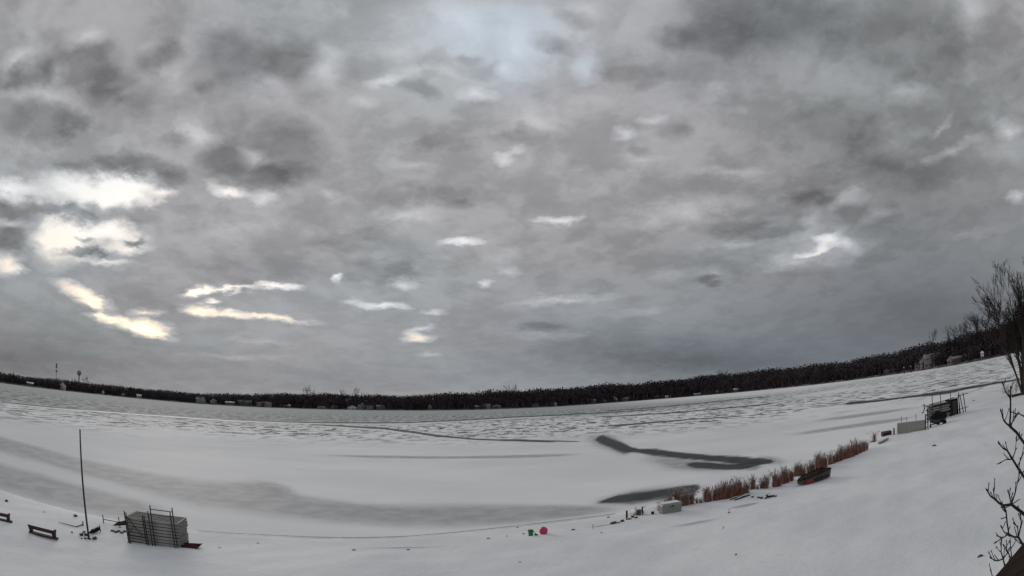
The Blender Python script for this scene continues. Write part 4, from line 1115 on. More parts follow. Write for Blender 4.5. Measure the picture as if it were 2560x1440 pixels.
for i, q in enumerate([(-15.44,15.30,0.15), (-15.20,15.28,0.15), (-15.24,15.50,0.15), (-15.05,15.66,0.14), (-14.97,15.39,0.15)]):
    rock(q, (.24, .16, .12), 'flat dark stone left of the dock stack', 'stones left of the dock stack', True, 20 + i)

# middle: bucket, ball
bk = on((0.39,20.76,0.16), -.01)
t = thing('bucket', 'dark green toy bucket standing on the snow by the pink ball', 'bucket', bk, .5)
def lathe(pr, n=18):
    m = MB(); V = []
    for r, z in pr:
        V += [(r * math.cos(2 * math.pi * k / n), r * math.sin(2 * math.pi * k / n), z) for k in range(n)]
    F = [(i * n + k, i * n + (k + 1) % n, (i + 1) * n + (k + 1) % n, (i + 1) * n + k) for i in range(len(pr) - 1) for k in range(n)]
    return m.add(V, F)
lathe([(.001, 0), (.088, 0), (.108, .215), (.122, .218), (.122, .235), (.104, .235), (.085, .02), (.001, .02)]).build('shell', GREEN, t, False)
MB().tube([(.11 * math.cos(q), .11 * math.sin(q) * .3 + .02, .225 + .05 * math.sin(q)) for q in [math.pi * k / 10 for k in range(11)]], .006, 5).build('handle', GREEN, t)
lathe([(.001, .15), (.09, .15), (.001, .185)]).build('snow_fill', SNOW, t)
sv = on((0.53,20.73,0.16))
t = thing('toy_spade', 'dark toy spade leaning against the green bucket', 'spade', sv, 0)
MB().tube([(.10, 0, .0), (-.06, .05, .21)], .010, 6).build('shaft', BLACK, t)
MB().add([(.02, -.05, 0), (.15, -.05, 0), (.12, .0, .05), (.0, .02, .09), (.05, .04, .01)], [(0, 1, 2, 3), (0, 3, 4), (1, 4, 2), (2, 4, 3)]).build('blade', BLACK, t)
bl = on((0.90,20.93,0.16), 0)
R = .172
t = thing('ball', 'pink rubber ball half sunk in snow beside the green bucket', 'ball', bl)
m = MB(); V = []; F = []; nu, nv = 24, 16
for j in range(nv + 1):
    th = math.pi * j / nv
    for i in range(nu):
        ph = 2 * math.pi * i / nu
        q = Vector((math.sin(th) * math.cos(ph), math.sin(th) * math.sin(ph), math.cos(th)))
        dent = max(0, q.dot(Vector((.25, -.85, -.46)).normalized()) - .86) * 1.2
        q *= R * (1 - dent)
        V.append((q.x, q.y, q.z + R * .80))
for j in range(nv):
    for i in range(nu):
        F.append((j * nu + i, (j + 1) * nu + i, (j + 1) * nu + (i + 1) % nu, j * nu + (i + 1) % nu))
m.add(V, F).build('skin', PINK, t, True)
lathe([(.012, R * 1.796), (.010, R * 1.805), (.001, R * 1.806)], 8).build('valve', BLACK, t)

# right of the middle: posts, stones, cream box
post((4.65,22.85,0.13), 0.47, 'dark stub post standing beside shore stones by the dark ice', .05)
post((5.56,23.72,0.12), 0.39, 'dark stub post behind the small pale bush', .04)
for i, (q, s) in enumerate([((3.91,22.31,0.14), .2), ((4.02,22.44,0.14), .26), ((4.13,22.38,0.14), .14), ((4.38,22.52,0.14), .22), ((4.21,22.33,0.14), .1), ((4.71,22.81,0.13), .18), ((5.00,23.14,0.13), .2), ((5.07,22.89,0.14), .2), ((4.83,22.84,0.13), .1)]):
    rock(q, (s * 1.3, s, s * .7), 'snow-dusted stone in the row beside the stub post', 'row of stones by the stub post', i % 3 != 0, 40 + i)
q = on((5.93,23.23,0.14))
t = thing('pot', 'small dark pot between the stub posts and the cream box', 'pot', q)
lathe([(.001, 0), (.06, 0), (.085, .13), (.075, .13), (.05, .03), (.001, .03)], 12).build('shell', BLACK, t)
lathe([(.001, .10), (.07, .10), (.001, .15)], 12).build('snow_fill', SNOW, t)
b0, b1 = on((6.30,22.84,0.15), -.03), on((7.20,22.95,0.16), -.03)
zb = min(b0[2], b1[2])
Lb = dist(b0, b1); rb = rz_of(b0, b1)
hb = 0.40
t = thing('deck_box', 'cream storage box with a snowy lid before the reeds', 'box', (b0[0], b0[1], zb), rb)
MB().add([(0, 0, 0), (Lb, 0, 0), (Lb, .5, 0), (0, .5, 0), (-.03, -.03, hb), (Lb + .03, -.03, hb), (Lb + .03, .53, hb), (-.03, .53, hb)],
         [(0, 3, 2, 1), (4, 5, 6, 7), (0, 1, 5, 4), (1, 2, 6, 5), (2, 3, 7, 6), (3, 0, 4, 7)]).build('body', CREAM, t)
ld = MB().add([(-.05, -.06, hb - .01), (Lb + .05, -.06, hb - .01), (Lb + .05, .56, hb - .01), (-.05, .56, hb - .01), (0, .0, hb + .07), (Lb, .0, hb + .07), (Lb, .5, hb + .09), (0, .5, hb + .09)],
              [(0, 3, 2, 1), (4, 5, 6, 7), (0, 1, 5, 4), (1, 2, 6, 5), (2, 3, 7, 6), (3, 0, 4, 7)]).build('lid', CREAM, t)
MB().box((Lb / 2, .26, hb + .094), (Lb * .92, .44, .03)).build('snow_cover', SNOW, t)
MB().box((Lb / 2, -.07, hb - .03), (.12, .02, .05)).build('latch', BLACK, ld)

# reeds along the water's edge
def reed_mesh(seed, n, w, h, kind):
    rng = random.Random(seed)
    mb = MB()
    for k in range(n):
        a = rng.uniform(0, 6.283); q = abs(rng.gauss(0, .5)) * w / 2
        b = Vector((math.cos(a) * q, math.sin(a) * q * .7, -.06))
        hh = h * (rng.uniform(.3, .72) if rng.random() < .6 else rng.uniform(.6, 1.1)) * (1 - .45 * min(1, q / (w * .6)))
        lean = Vector((rng.gauss(0, .13) + math.cos(a) * .12, rng.gauss(0, .13) + math.sin(a) * .1, 0)) * hh
        if kind == 'bent':
            lean *= 1.7
        s = Vector((math.cos(a + 1.5), math.sin(a + 1.5), 0)) * rng.uniform(.006, .012)
        m1 = b + lean * .3 + Vector((0, 0, hh * .55)); m2 = b + lean * .8 + Vector((0, 0, hh * .92))
        e = b + lean * (1.5 if kind == 'bent' else 1.1) + Vector((0, 0, hh * (.86 if kind == 'bent' else 1.05)))
        mb.add([b - s, b + s, m1 + s, m1 - s, m2 + s * .7, m2 - s * .7, e], [(0, 1, 2, 3), (3, 2, 4, 5), (5, 4, 6)])
        if rng.random() < .12:     # seed head
            mb.tube([m2, e + Vector((0, 0, .05))], [.018, .012], 4)
    return mb
reeds = [((6.46,23.93,0.13), 35, 'bent'), ((6.85,24.32,0.12), 34, 'bent'), ((7.15,24.55,0.12), 36, 'dense'), ((7.45,24.40,0.13), 42, 'dense'), ((7.77,24.36,0.14), 46, 'bent'), ((7.91,24.36,0.14), 48, 'bent'), ((8.22,24.47,0.14), 44, 'bent'), ((8.68,24.42,0.14), 18, 'low'), ((8.49,24.48,0.14), 16, 'low'),
         ((9.01,24.50,0.14), 40, 'dense'), ((9.27,24.65,0.14), 44, 'bent'), ((9.55,24.64,0.14), 40, 'dense'), ((9.80,24.66,0.15), 40, 'dense'), ((10.06,24.66,0.15), 44, 'dense'), ((10.32,24.65,0.15), 46, 'dense'), ((10.59,24.64,0.15), 46, 'dense'), ((10.95,24.85,0.15), 42, 'dense'), ((11.21,25.02,0.14), 36, 'bent'), ((11.52,25.14,0.14), 42, 'bent'),
         ((12.21,25.86,0.13), 34, 'dense'), ((12.31,25.50,0.14), 16, 'low'), ((12.66,25.57,0.14), 36, 'bent'), ((12.79,25.34,0.15), 40, 'bent'), ((13.30,25.32,0.15), 38, 'dense'), ((13.55,25.32,0.15), 34, 'dense'), ((14.07,25.76,0.14), 44, 'dense'), ((14.38,25.90,0.14), 32, 'dense'), ((14.78,26.10,0.14), 34, 'dense'), ((15.75,27.16,0.12), 34, 'dense'), ((15.94,27.00,0.12), 30, 'dense'), ((16.12,26.87,0.13), 28, 'dense'),
         ((16.67,27.12,0.13), 38, 'bent'), ((16.93,27.12,0.13), 34, 'bent'), ((17.57,27.60,0.12), 40, 'dense'), ((18.03,27.84,0.12), 36, 'dense'), ((18.39,27.97,0.12), 32, 'dense'), ((18.99,28.29,0.11), 36, 'bent'), ((19.37,28.38,0.12), 26, 'dense'), ((19.74,28.54,0.12), 30, 'dense'), ((20.12,28.65,0.12), 36, 'dense'), ((20.63,28.88,0.12), 36, 'dense'), ((21.02,29.00,0.12), 36, 'dense'),
         ((21.54,29.23,0.12), 36, 'dense'), ((22.07,29.46,0.12), 34, 'dense'), ((22.61,29.73,0.12), 30, 'dense'), ((23.16,30.01,0.12), 28, 'dense'), ((23.72,30.33,0.12), 24, 'bent'), ((25.67,33.75,0.00), 20, 'tip'), ((25.92,33.41,0.00), 18, 'tip'), ((27.22,33.74,0.01), 26, 'bent')]
RM = {}
for i, (q, hp, kind) in enumerate(reeds):
    dd = math.hypot(q[0], q[1]); h = hp / 1330 * dd
    key = (kind, i % 4)
    if key not in RM:
        mb = reed_mesh(900 + i, {'dense': 330, 'bent': 150, 'low': 90, 'tip': 90}[kind], {'dense': .52, 'bent': .52, 'low': .4, 'tip': .22}[kind], .95, kind)
        RM[key] = mb.build('reed_clump', REED_A if kind in ('dense', 'tip') else REED_B, None)
        o = RM[key]
    else:
        o = RM[key].copy(); COL.objects.link(o)
    o.location = on(q); s = h / .95
    o.scale = (max(.6, s) * (.8 + .4 * ((i * 37) % 10) / 10), max(.6, s), s * (1.0 + .3 * ((i * 53) % 10) / 10)); o.rotation_euler = (0, 0, i * 1.3)
    where = ('beside the cream box' if i < 7 else 'behind the two snowy poles' if i < 19 else 'behind the charred wood heap' if i < 23 else 'between the wood heap and the skiff' if i < 31 else 'behind the red-brown skiff' if i < 37 else 'between the skiff and the snowy boulder')
    tag(o, {'dense': 'dense russet reed clump ', 'bent': 'sparse grey reed tuft with bent stems ', 'low': 'low pale grass tuft ', 'tip': 'small pointed reed tuft at the ice '}[kind] + where, 'reeds', 'reed clumps along the water edge')
o = reed_mesh(77, 170, .7, .42, 'bent').build('bush', REED_B, None)
o.location = on((5.34,23.56,0.12)); tag(o, 'small pale frosted bush beside the stub post', 'bush')

# sticks and the heap of charred wood before the reeds
def stick(pa, pb_, r, label, m=None, lift=.03, group=None, snow=True):
    a_, b_ = on(pa, lift), on(pb_, lift)
    t = thing('log', label, 'log', a_, 0, group)
    B = Vector(b_) - Vector(a_)
    mid = B * .5 + Vector((0, 0, r * .6))
    MB().tube([Vector((0, 0, 0)), mid, B], [r * .7, r, r * .8], 6).build('stem', m or BROWN, t)
    if snow:
        MB().tube([Vector((0, 0, r * .7)), mid + Vector((0, .0, r * .7)), B + Vector((0, 0, r * .7))], [r * .3, r * .6, r * .4], 5).build('snow_cap', SNOW, t)
    return t
stick((10.13,24.09,0.17), (10.81,24.34,0.16), .045, 'shorter of the two snow-covered poles by the wood heap')
stick((10.20,23.69,0.18), (11.31,24.34,0.17), .055, 'longer snow-covered pole pointing at the wood heap')
rngw = random.Random(8)
for i in range(13):
    u, v = rngw.uniform(0, 1), rngw.uniform(-1, 1)
    pts = [(11.06,23.50,0.19), (12.04,22.87,0.21)]
    c = Vector(pts[0]).lerp(Vector(pts[1]), u) + Vector((rngw.uniform(-.1, .1), v * .42, 0))
    t = thing('wood_chunk', 'charred chunk in the snowy wood heap before the reeds', 'wood', on(c), rngw.uniform(0, 3), 'charred wood heap before the reeds')
    l = rngw.uniform(.16, .34)
    z = rngw.uniform(.02, .16) if .4 < u < .8 else .04
    MB().rock((0, 0, z), (l, .15, .13), rngw).build('stem', BLACK, t)
    MB().rock((0, .03, z + .05), (l * .8, .13, .08), rngw).build('snow_cap', SNOW, t, True)

# the small red skiff
s0, s1 = on((14.30,23.79,0.20), -.03), on((16.58,24.53,0.20), -.03)
Ls = dist(s0, s1)
hs_ = 0.42
t = thing('skiff', 'weathered red-brown skiff pulled up on the snow beside the reeds', 'boat', s0, rz_of(s0, s1))
stn = [(0.0, .10, .12, .30), (.12, .24, .08, .38), (.3, .36, .03, .45), (.55, .42, 0.0, .48), (.8, .42, 0.02, .54), (1.0, .38, .05, .58)]
V, F = [], []
for u, hw, zk, zg in stn:
    x = u * Ls; cy = .42
    zg = zg / .5 * hs_ * 1.05
    V += [(x, cy - hw, zg), (x, cy - hw * .82, zk), (x, cy, zk - .02), (x, cy + hw * .82, zk), (x, cy + hw, zg)]
n = 5
for i in range(len(stn) - 1):
    for k in range(4):
        a_ = i * n + k
        F.append((a_, a_ + 1, a_ + 1 + n, a_ + n))
F += [(4, 3, 2, 1, 0), tuple((len(stn) - 1) * n + k for k in range(5))]
hull = MB().add(V, F).build('hull', REDBOAT, t)
g = MB()
for side in (0, 4):
    g.tube([Vector(V[i * n + side]) + Vector((0, 0, .015)) for i in range(len(stn))], .028, 5)
g.build('gunwale', BLACK, t)
MB().bar(Vector(V[25]) + Vector((.015, 0, -.0)), Vector(V[29]) + Vector((.015, 0, 0)), .04, .06).build('transom_cap', BLACK, t)
for u in (.35, .65):
    MB().box((Ls * u, .42, hs_ * .62), (.18, .74, .03)).build('thwart', BROWN, t)
MB().add([(Ls * .06, .30, hs_ * .3), (Ls * .45, .14, hs_ * .3), (Ls * .97, .14, hs_ * .34), (Ls * .97, .70, hs_ * .34), (Ls * .45, .70, hs_ * .3), (Ls * .06, .54, hs_ * .3)], [(0, 1, 2, 3, 4, 5)]).build('snow_fill', SNOW, t)
MB().add([(Ls * .13, .178, hs_ * .12), (Ls * .31, .035, hs_ * .1), (Ls * .31, .03, hs_ * .72), (Ls * .14, .17, hs_ * .66)], [(0, 1, 2, 3)]).build('red_patch', RED_PATCH, t)
MB().box((Ls * .62, -.012, hs_ * .48), (Ls * .5, .02, .035)).build('rub_strake', BLACK, t)

# right: driftwood, red crate, white dock section, covered boat on its trailer, dock stack with tall poles
dw = [on(q, .1) for q in ((25.65,31.23,0.12), (26.10,31.32,0.12), (26.87,31.82,0.12), (27.66,32.39,0.12))]
t = thing('log', 'curved grey driftwood log with snow on top', 'log', dw[0])
D0 = Vector(dw[0])
MB().tube([Vector(q) - D0 for q in dw], [.10, .13, .11, .05], 7).build('trunk', GREYLOG, t)
MB().tube([Vector(q) - D0 + Vector((0, 0, .09)) for q in dw[:3]], [.04, .08, .05], 5).build('snow_cap', SNOW, t)
rock((27.24,34.20,0.00), (.75, .5, .55), 'snowy boulder at the far end of the reed bed', None, True, 3)
k0, k1 = on((29.33,35.07,0.04)), on((30.13,34.82,0.11))
Lk = dist(k0, k1); hk = 0.36
t = thing('crate', 'dark red crate beside the white dock section', 'crate', k0, rz_of(k0, k1))
for z in (.09, .25, .41):
    if z < hk:
        MB().box((Lk / 2, 0, z * hk / .42), (Lk, .03, .13)).build('slat', REDWOOD, t)
        MB().box((Lk / 2, .5, z * hk / .42), (Lk, .03, .13)).build('slat', REDWOOD, t)
for x in (0.02, Lk - .02):
    MB().box((x, .25, hk * .5), (.03, .5, hk)).build('end_panel', BLACK if x > .1 else REDWOOD, t)
MB().box((Lk / 2, .25, hk + .01), (Lk, .54, .03)).build('lid', REDWOOD, t)
post((30.10,34.45,0.12), 0.60, 'dark stub post between the red crate and the white dock section', .07)
w0, w1 = on((30.43,34.33,0.13)), on((31.85,32.18,0.20))
Lw = dist(w0, w1); hw_ = 0.86
t = thing('dock_section', 'white dock section standing on its side at the shore', 'dock section', w0, rz_of(w0, w1))
MB().box((Lw / 2, .02, hw_ * .5 + .03), (Lw - .1, .06, hw_ - .1)).build('deck_panel', WHITE_P, t)
for z in (.06, hw_):
    MB().box((Lw / 2, 0, z), (Lw, .12, .09)).build('side_rail', WHITE_P, t)
for x in (0.03, Lw - .03):
    MB().box((x, 0, hw_ / 2 + .03), (.09, .118, hw_ - .1)).build('end_rail', WHITE_P, t)
for k in (.33, .66):
    MB().box((Lw / 2, -.02, hw_ * k), (Lw - .12, .03, .02)).build('rib', WHITE_P, t)
MB().box((Lw / 2, .0, hw_ + .06), (Lw * .96, .1, .04)).build('snow_cover', SNOW, t)
for k, (x, h) in enumerate(((.12, .5), (.32, .42), (.66, .55))):
    tt = thing('pipe_leg', 'thin pipe leg standing behind the white dock section', 'pipe', Vector(w0) + Matrix.Rotation(rz_of(w0, w1), 3, 'Z') @ Vector((x * Lw, .3, 0)), 0, 'pipe legs behind the white dock section')
    MB().tube([(0, 0, -.1), (0, 0, hw_ + h)], [.03, .026], 6).build('shaft', PIPE, tt)
    MB().tube([(0, 0, hw_ + h - .1), (0, 0, hw_ + h + .02)], [.045, .02], 6).build('cap', PIPE, tt)
e0 = Vector(w0) + Matrix.Rotation(rz_of(w0, w1), 3, 'Z') @ Vector((Lw + .08, -.02, 0))
t = thing('leg_frame', 'black pipe frame with a hooked top at the end of the white dock section', 'pipe frame', e0, rz_of(w0, w1))
for x, h in ((0, 1.35), (.22, 1.75)):
    MB().box((x, 0, h / 2), (.08, .08, h)).build('leg', BLACK, t)
for z in (.3, .7, 1.1):
    MB().box((.11, 0, z), (.16, .05, .05)).build('crossbar', BLACK, t)
MB().tube([(-.35, .1, 1.45), (-.2, .1, 1.5), (-.1, .1, 1.75), (-.02, .1, 2.05), (-.1, .1, 2.15), (-.2, .1, 2.0)], .05, 6).build('hook', BLACK, t)

j0, j1 = on((33.12,32.71,0.21)), on((35.00,32.59,0.25))
Lj = dist(j0, j1)
t = thing('covered_watercraft', 'small watercraft under a black cover on a low trailer', 'watercraft', j0, rz_of(j0, j1))
V, F = [], []
prof = [(0.0, .10, .55, .70), (.12, .32, .42, .95), (.3, .42, .36, 1.12), (.48, .42, .36, 1.28), (.6, .42, .36, 1.18), (.8, .42, .36, 1.1), (1.0, .36, .42, .98)]
for u, hw2, z0, z1 in prof:
    x = u * Lj
    V += [(x, -hw2, z0 + .2), (x, -hw2 * .9, (z0 + z1) / 2 + .12), (x, -hw2 * .35, z1), (x, hw2 * .35, z1), (x, hw2 * .9, (z0 + z1) / 2 + .12), (x, hw2, z0 + .2)]
for i in range(len(prof) - 1):
    for k in range(5):
        a_ = i * 6 + k
        F.append((a_, a_ + 6, a_ + 7, a_ + 1))
F += [tuple(range(5, -1, -1))[::-1], tuple((len(prof) - 1) * 6 + k for k in range(6))]
MB().add(V, F).build('cover', BLACK, t, True)
V, F = [], []
for u, hw2, z0, z1 in prof:
    x = u * Lj
    V += [(x, -hw2, z0 + .21), (x, -hw2 * .8, z0 + .02), (x, 0, z0 - .1), (x, hw2 * .8, z0 + .02), (x, hw2, z0 + .21)]
for i in range(len(prof) - 1):
    for k in range(4):
        a_ = i * 5 + k
        F.append((a_, a_ + 1, a_ + 6, a_ + 5))
F += [tuple(range(5)), tuple((len(prof) - 1) * 5 + k for k in range(5))]
MB().add(V, F).build('hull', TEAL, t, True)
MB().box((Lj * .45, 0, .22), (Lj * 1.0, .08, .08)).build('trailer_beam', BLACK, t)
MB().box((Lj * .75, 0, .26), (.1, .9, .08)).build('axle', BLACK, t)
for sy in (-.46, .46):
    MB().tube([(Lj * .75, sy - .06, .22), (Lj * .75, sy + .06, .22)], .22, 14).build('wheel', BLACK, t)
MB().tube([(0.02, 0, -.02), (.02, 0, .5)], .04, 6).build('jack', BLACK, t)
MB().tube([(0.02, -.04, .07), (.02, .04, .07)], .10, 12).build('jack_wheel', BLACK, t)

f0, f1 = on((36.65,35.95,0.18)), on((40.69,34.97,0.24))
Lf = dist(f0, f1); rf_ = rz_of(f0, f1)
hh = 2.46
RF = Matrix.Rotation(rf_, 3, 'Z')
for i in range(7):
    t = thing('dock_section', 'tan dock section, %s in the stack between tall poles' % ['lowest', 'second', 'third', 'fourth', 'fifth', 'sixth', 'topmost'][i], 'dock section', Vector(f0) + RF @ Vector((.1 + (.15 if i % 2 else 0), .1, .12 + i * .2)), rf_, 'dock sections stacked between tall poles')
    ll = Lf * .52
    for y in (0, 1.2):
        MB().box((ll / 2, y, .07), (ll, .05, .13)).build('side_rail', [DOCK, CREAM, REDWOOD, DOCK][i % 4], t)
    for x in (0.03, ll - .03):
        MB().box((x, .6, .07), (.05, 1.1, .12)).build('end_rail', DOCK_DK, t)
    for k in range(6):
        MB().box((ll * (k + .5) / 6, .6, .145), (ll / 6 - .03, 1.18, .02)).build('deck_slat', DOCK_DK if i < 6 else CREAM, t)
for k, (x, h) in enumerate(((.02, hh), (.27, hh * .99), (.58, 2.31), (.84, 2.14))):
    for y, nm in ((-.05, 'front'),):
        t = thing('dock_pole', 'tall pale pole rising from the far dock stack, %s along it' % ['first', 'second', 'third', 'fourth'][k], 'pole', Vector(f0) + RF @ Vector((x * Lf, y, 0)), 0, 'tall poles of the far dock stack')
        MB().tube([(0, 0, -.1), (0, 0, h)], [.05, .04], 6).build('shaft', PIPE, t)
        MB().box((0, 0, .02), (.2, .2, .04)).build('foot', PIPE, t)
t = thing('canopy_roll', 'dark olive tarp bundle standing in the far dock stack', 'tarp', Vector(f0) + RF @ Vector((Lf * .58, .1, 0)), rf_)
ll = Lf * .26
MB().add([(0, 0, 0), (ll, 0, 0), (ll, 1.1, 0), (0, 1.1, 0), (.05, .05, 1.55), (ll - .05, .0, 1.7), (ll - .05, 1.0, 1.7), (.05, 1.0, 1.55)],
         [(0, 3, 2, 1), (4, 5, 6, 7), (0, 1, 5, 4), (1, 2, 6, 5), (2, 3, 7, 6), (3, 0, 4, 7)]).build('bundle', BLACK, t)
MB().box((ll / 2, -.03, .8), (ll * .5, .08, 1.3)).build('flap', OLIVE, t)
MB().box((ll / 2, .5, 1.66), (ll * .95, 1.0, .05)).build('snow_cover', SNOW, t)
t = thing('leg_frame', 'crossed black frame closing the end of the far dock stack', 'pipe frame', Vector(f0) + RF @ Vector((Lf * .88, -.05, 0)), rf_)
for x, tx, h in ((0, -.2, 1.9), (.45, .0, 1.9), (.75, .45, 2.0)):
    MB().bar((x, 0, -.05), (tx, .05, h), .07, .07).build('leg', BLACK, t)
for z in (.25, 1.5):
    MB().bar((-.3, 0, z + .3), (1.1, 0, z + .36), .05, .05).build('crossbar', BLACK, t)
t = thing('rail', 'long thin rail laid across the top of the far dock stack', 'rail', Vector(f0) + RF @ Vector((-.3, -.08, 1.62)), rf_)
MB().bar((0, 0, 0), (Lf * .75, 0, .12), .06, .06).build('bar', PIPE, t)
rock((52.21,43.04,0.00), (.7, .6, .5), 'single dark lump on the ice beyond the far dock stack', None, False, 2)

# twigs and scraps lying on the snow
scr = 'small twigs scattered on the snow'
TW = ['slope above the covered watercraft', 'near the shrub branches', 'between the pink ball and the shore stones', 'just left of the green bucket', 'below the shoreline track, thickest there', 'next to the thickest one below the shoreline', 'by the shoreline left of the bucket', 'of the wide bare slope, tiny and upright-tilted', 'below the green bucket, tiniest there',
      'at the foot of the dead stem on the slope', 'near the end of the red sled', 'touching the red sled', 'nearest left neighbour of the bucket twig', 'beside the white dock section', 'on the shoreline above the bucket', 'below the row of shore stones', 'behind the low benches', 'left of the row of shore stones', 'by the shoreline right of the dock stack']
for i, (q, q2, r) in enumerate([((25.09,24.63,0.29), (25.31,24.41,0.30), .05), ((10.60,8.29,0.60), (10.77,8.22,0.61), .03), ((2.05,21.50,0.15), (2.22,21.51,0.15), .03), ((0.06,21.37,0.14), (0.16,21.42,0.14), .02), ((-6.05,18.12,0.16), (-5.93,18.22,0.16), .02), ((-4.09,18.49,0.17), (-3.99,18.57,0.17), .02), ((-1.35,20.63,0.14), (-1.20,20.69,0.14), .018), ((6.34,14.58,0.39), (6.40,14.63,0.38), .025), ((-0.11,16.81,0.26), (-0.02,16.85,0.26), .012),
        ((8.68,20.90,0.24), (8.81,20.98,0.24), .025), ((-10.89,16.57,0.16), (-10.77,16.59,0.16), .012), ((-11.29,15.57,0.18), (-11.28,15.66,0.18), .025), ((-0.59,21.04,0.14), (-0.53,21.10,0.14), .014), ((35.85,39.51,0.00), (35.78,39.18,0.01), .03), ((-0.18,22.94,0.07), (-0.08,22.85,0.08), .02), ((3.08,20.36,0.19), (3.17,20.40,0.19), .016), ((-19.26,14.36,0.14), (-19.15,14.45,0.14), .012), ((3.89,23.69,0.10), (4.03,23.72,0.10), .025), ((-10.07,18.19,0.12), (-9.93,18.20,0.12), .012)]):
    a_, b_ = on(q, .01), on(q2, .01)
    o = MB().tube([Vector((0, 0, 0)), (Vector(b_) - Vector(a_)) * .5 + Vector((0, 0, r)), Vector(b_) - Vector(a_)], [r * .5, r, r * .6], 5).build('twig', BROWN, None)
    o.location = a_; tag(o, 'short dark twig on the snow ' + TW[i], 'twig', scr)
for i, (q, h) in enumerate([((8.77,21.02,0.24), .16), ((7.38,18.25,0.29), .12), ((2.95,21.54,0.16), .2)]):
    o = MB().tube([(0, 0, -.03), (.02, 0, h * .5), (.01, .02, h)], [.012, .01, .016], 5).build('dead_stem', BROWN, None)
    o.location = on(q); tag(o, 'thin dead stem standing upright in open snow', 'plant stem', 'dead stems on the snow slope')

# ------------------------------------------------------------------ right: the big shoreline tree
tb = on((50.56,33.26,0.26), -.1)
bt = bare_tree('willow_tree', 'big bare many-stemmed tree at the right shoreline', tb, 12.13 * .93, 5, None, levels=4, stems=11, lean=(0, 0), minr=.012, split=(4, 6), spread=.32, ratio=.5, r0=.15)
t = thing('shrub', 'pinkish shrub at the foot of the big bare tree', 'bush', on((53.31,36.77,0.15)))
sh = []
rr = random.Random(3)
for k in range(16):
    grow(rr, Vector((rr.uniform(-.6, .6), rr.uniform(-.6, .6), -.05)), Vector((rr.gauss(0, .5), rr.gauss(0, .5), 1)).normalized(), rr.uniform(.7, 1.6), .015, 2, sh, .3, .05, (3, 5))
limbs_mesh(MB(), sh, .008).build('stems', REED_B, t)
a_, b_ = on((50.49,35.02,0.21)), on((51.53,33.89,0.24))
t = thing('retaining_timber', 'dark timber edging below the big bare tree', 'timber', a_, rz_of(a_, b_))
MB().box((2.5, 0, .12), (5.4, .25, .3)).build('beam', BROWN, t)
MB().box((2.5, .02, .29), (5.2, .2, .05)).build('snow_cover', SNOW, t)

# ------------------------------------------------------------------ the shrub by the house: branches reaching into view
sb = (5.6, 3.0)
t = thing('garden_shrub', 'bare budded shrub branches reaching in beside the brown rail', 'shrub', (sb[0], sb[1], gz(*sb)))
O = Vector((sb[0], sb[1], gz(*sb)))
trunk_top = Vector((5.2, 3.2, 3.2))
tk = MB()
tk.tube([Vector((0, 0, -.2)), Vector((-.1, .05, 1.2)), trunk_top - O], [.07, .055, .04], 8)
rs = random.Random(21)
tw, bd = MB(), MB()
def bud(p, d, r=.008):
    bd.tube([p, p + d * r * 2.0, p + d * r * 4.2], [r * .6, r, r * .2], 5)
def branch(pts, r0, r1, root=None, twigs=.8):
    P = [Vector(q) - O for q in pts]
    if root is not None:
        P = [Vector(root) - O] + P
    n = len(P)
    MB().tube(P, [1.25 * (r0 + (r1 - r0) * i / (n - 1)) for i in range(n)], 6).build('branch', TWIG, t)
    for i in range(1, n):
        a_, b_ = P[i - 1], P[i]
        if root is not None and i == 1:
            continue
        ln = (b_ - a_).length
        for k in range(max(1, int(ln / .07 * twigs))):
            f = rs.uniform(.15, 1.0)
            s = a_.lerp(b_, f)
            d = ((b_ - a_).normalized() * .6 + Vector((rs.gauss(0, .5), rs.gauss(0, .5), rs.gauss(.35, .4)))).normalized()
            l = rs.uniform(.015, .075)
            m_ = s + d * l * .5 + Vector((0, 0, .004))
            e_ = s + d * l + Vector((0, 0, l * .25))
            tw.tube([s, m_, e_], [.0045, .004, .003], 4)
            bud(e_, (e_ - m_).normalized(), rs.uniform(.004, .0065))
    bud(P[-1], (P[-1] - P[-2]).normalized(), .008)
def rp(*a): return a
B1 = [(3.38,2.15,4.85), (3.34,2.21,4.92), (3.30,2.26,5.00), (3.27,2.31,5.05)]
branch(B1, .011, .008, trunk_top)
branch([B1[-1], (3.27,2.30,5.15), (3.26,2.29,5.23), (3.24,2.27,5.30)], .007, .005)
branch([(3.26,2.29,5.24), (3.25,2.33,5.29), (3.26,2.36,5.34)], .005, .003, None, 1.6)
branch([B1[-1], (3.25,2.34,5.08), (3.25,2.36,5.10), (3.25,2.38,5.15)], .006, .004, None, 1.5)
branch([B1[-1], (3.33,2.31,5.08), (3.39,2.31,5.11)], .005, .003, None, 1.5)
B2 = [(3.56,2.23,4.53), (3.51,2.31,4.64), (3.47,2.36,4.72), (3.45,2.40,4.78), (3.42,2.44,4.85), (3.40,2.47,4.87), (3.38,2.49,4.90)]
branch(B2, .011, .004, trunk_top)
branch([B2[3], (3.42,2.35,4.85), (3.40,2.33,4.93)], .005, .003, None, 1.4)
branch([(3.44,2.40,4.78), (3.43,2.46,4.78), (3.43,2.51,4.76)], .004, .003, None, 2.0)
branch([B2[2], (3.49,2.34,4.76), (3.50,2.33,4.79)], .004, .003, None, 2.0)
branch([(3.63,2.31,5.00), (3.59,2.37,5.06), (3.56,2.41,5.09), (3.55,2.43,5.08)], .006, .003, trunk_top, 2.0)
B3 = [(3.24,1.99,4.41), (3.19,2.06,4.47), (3.16,2.11,4.51), (3.13,2.16,4.55), (3.09,2.21,4.55), (3.07,2.24,4.57), (3.05,2.27,4.60), (3.02,2.30,4.63), (3.01,2.32,4.66)]
branch(B3, .012, .004, trunk_top)
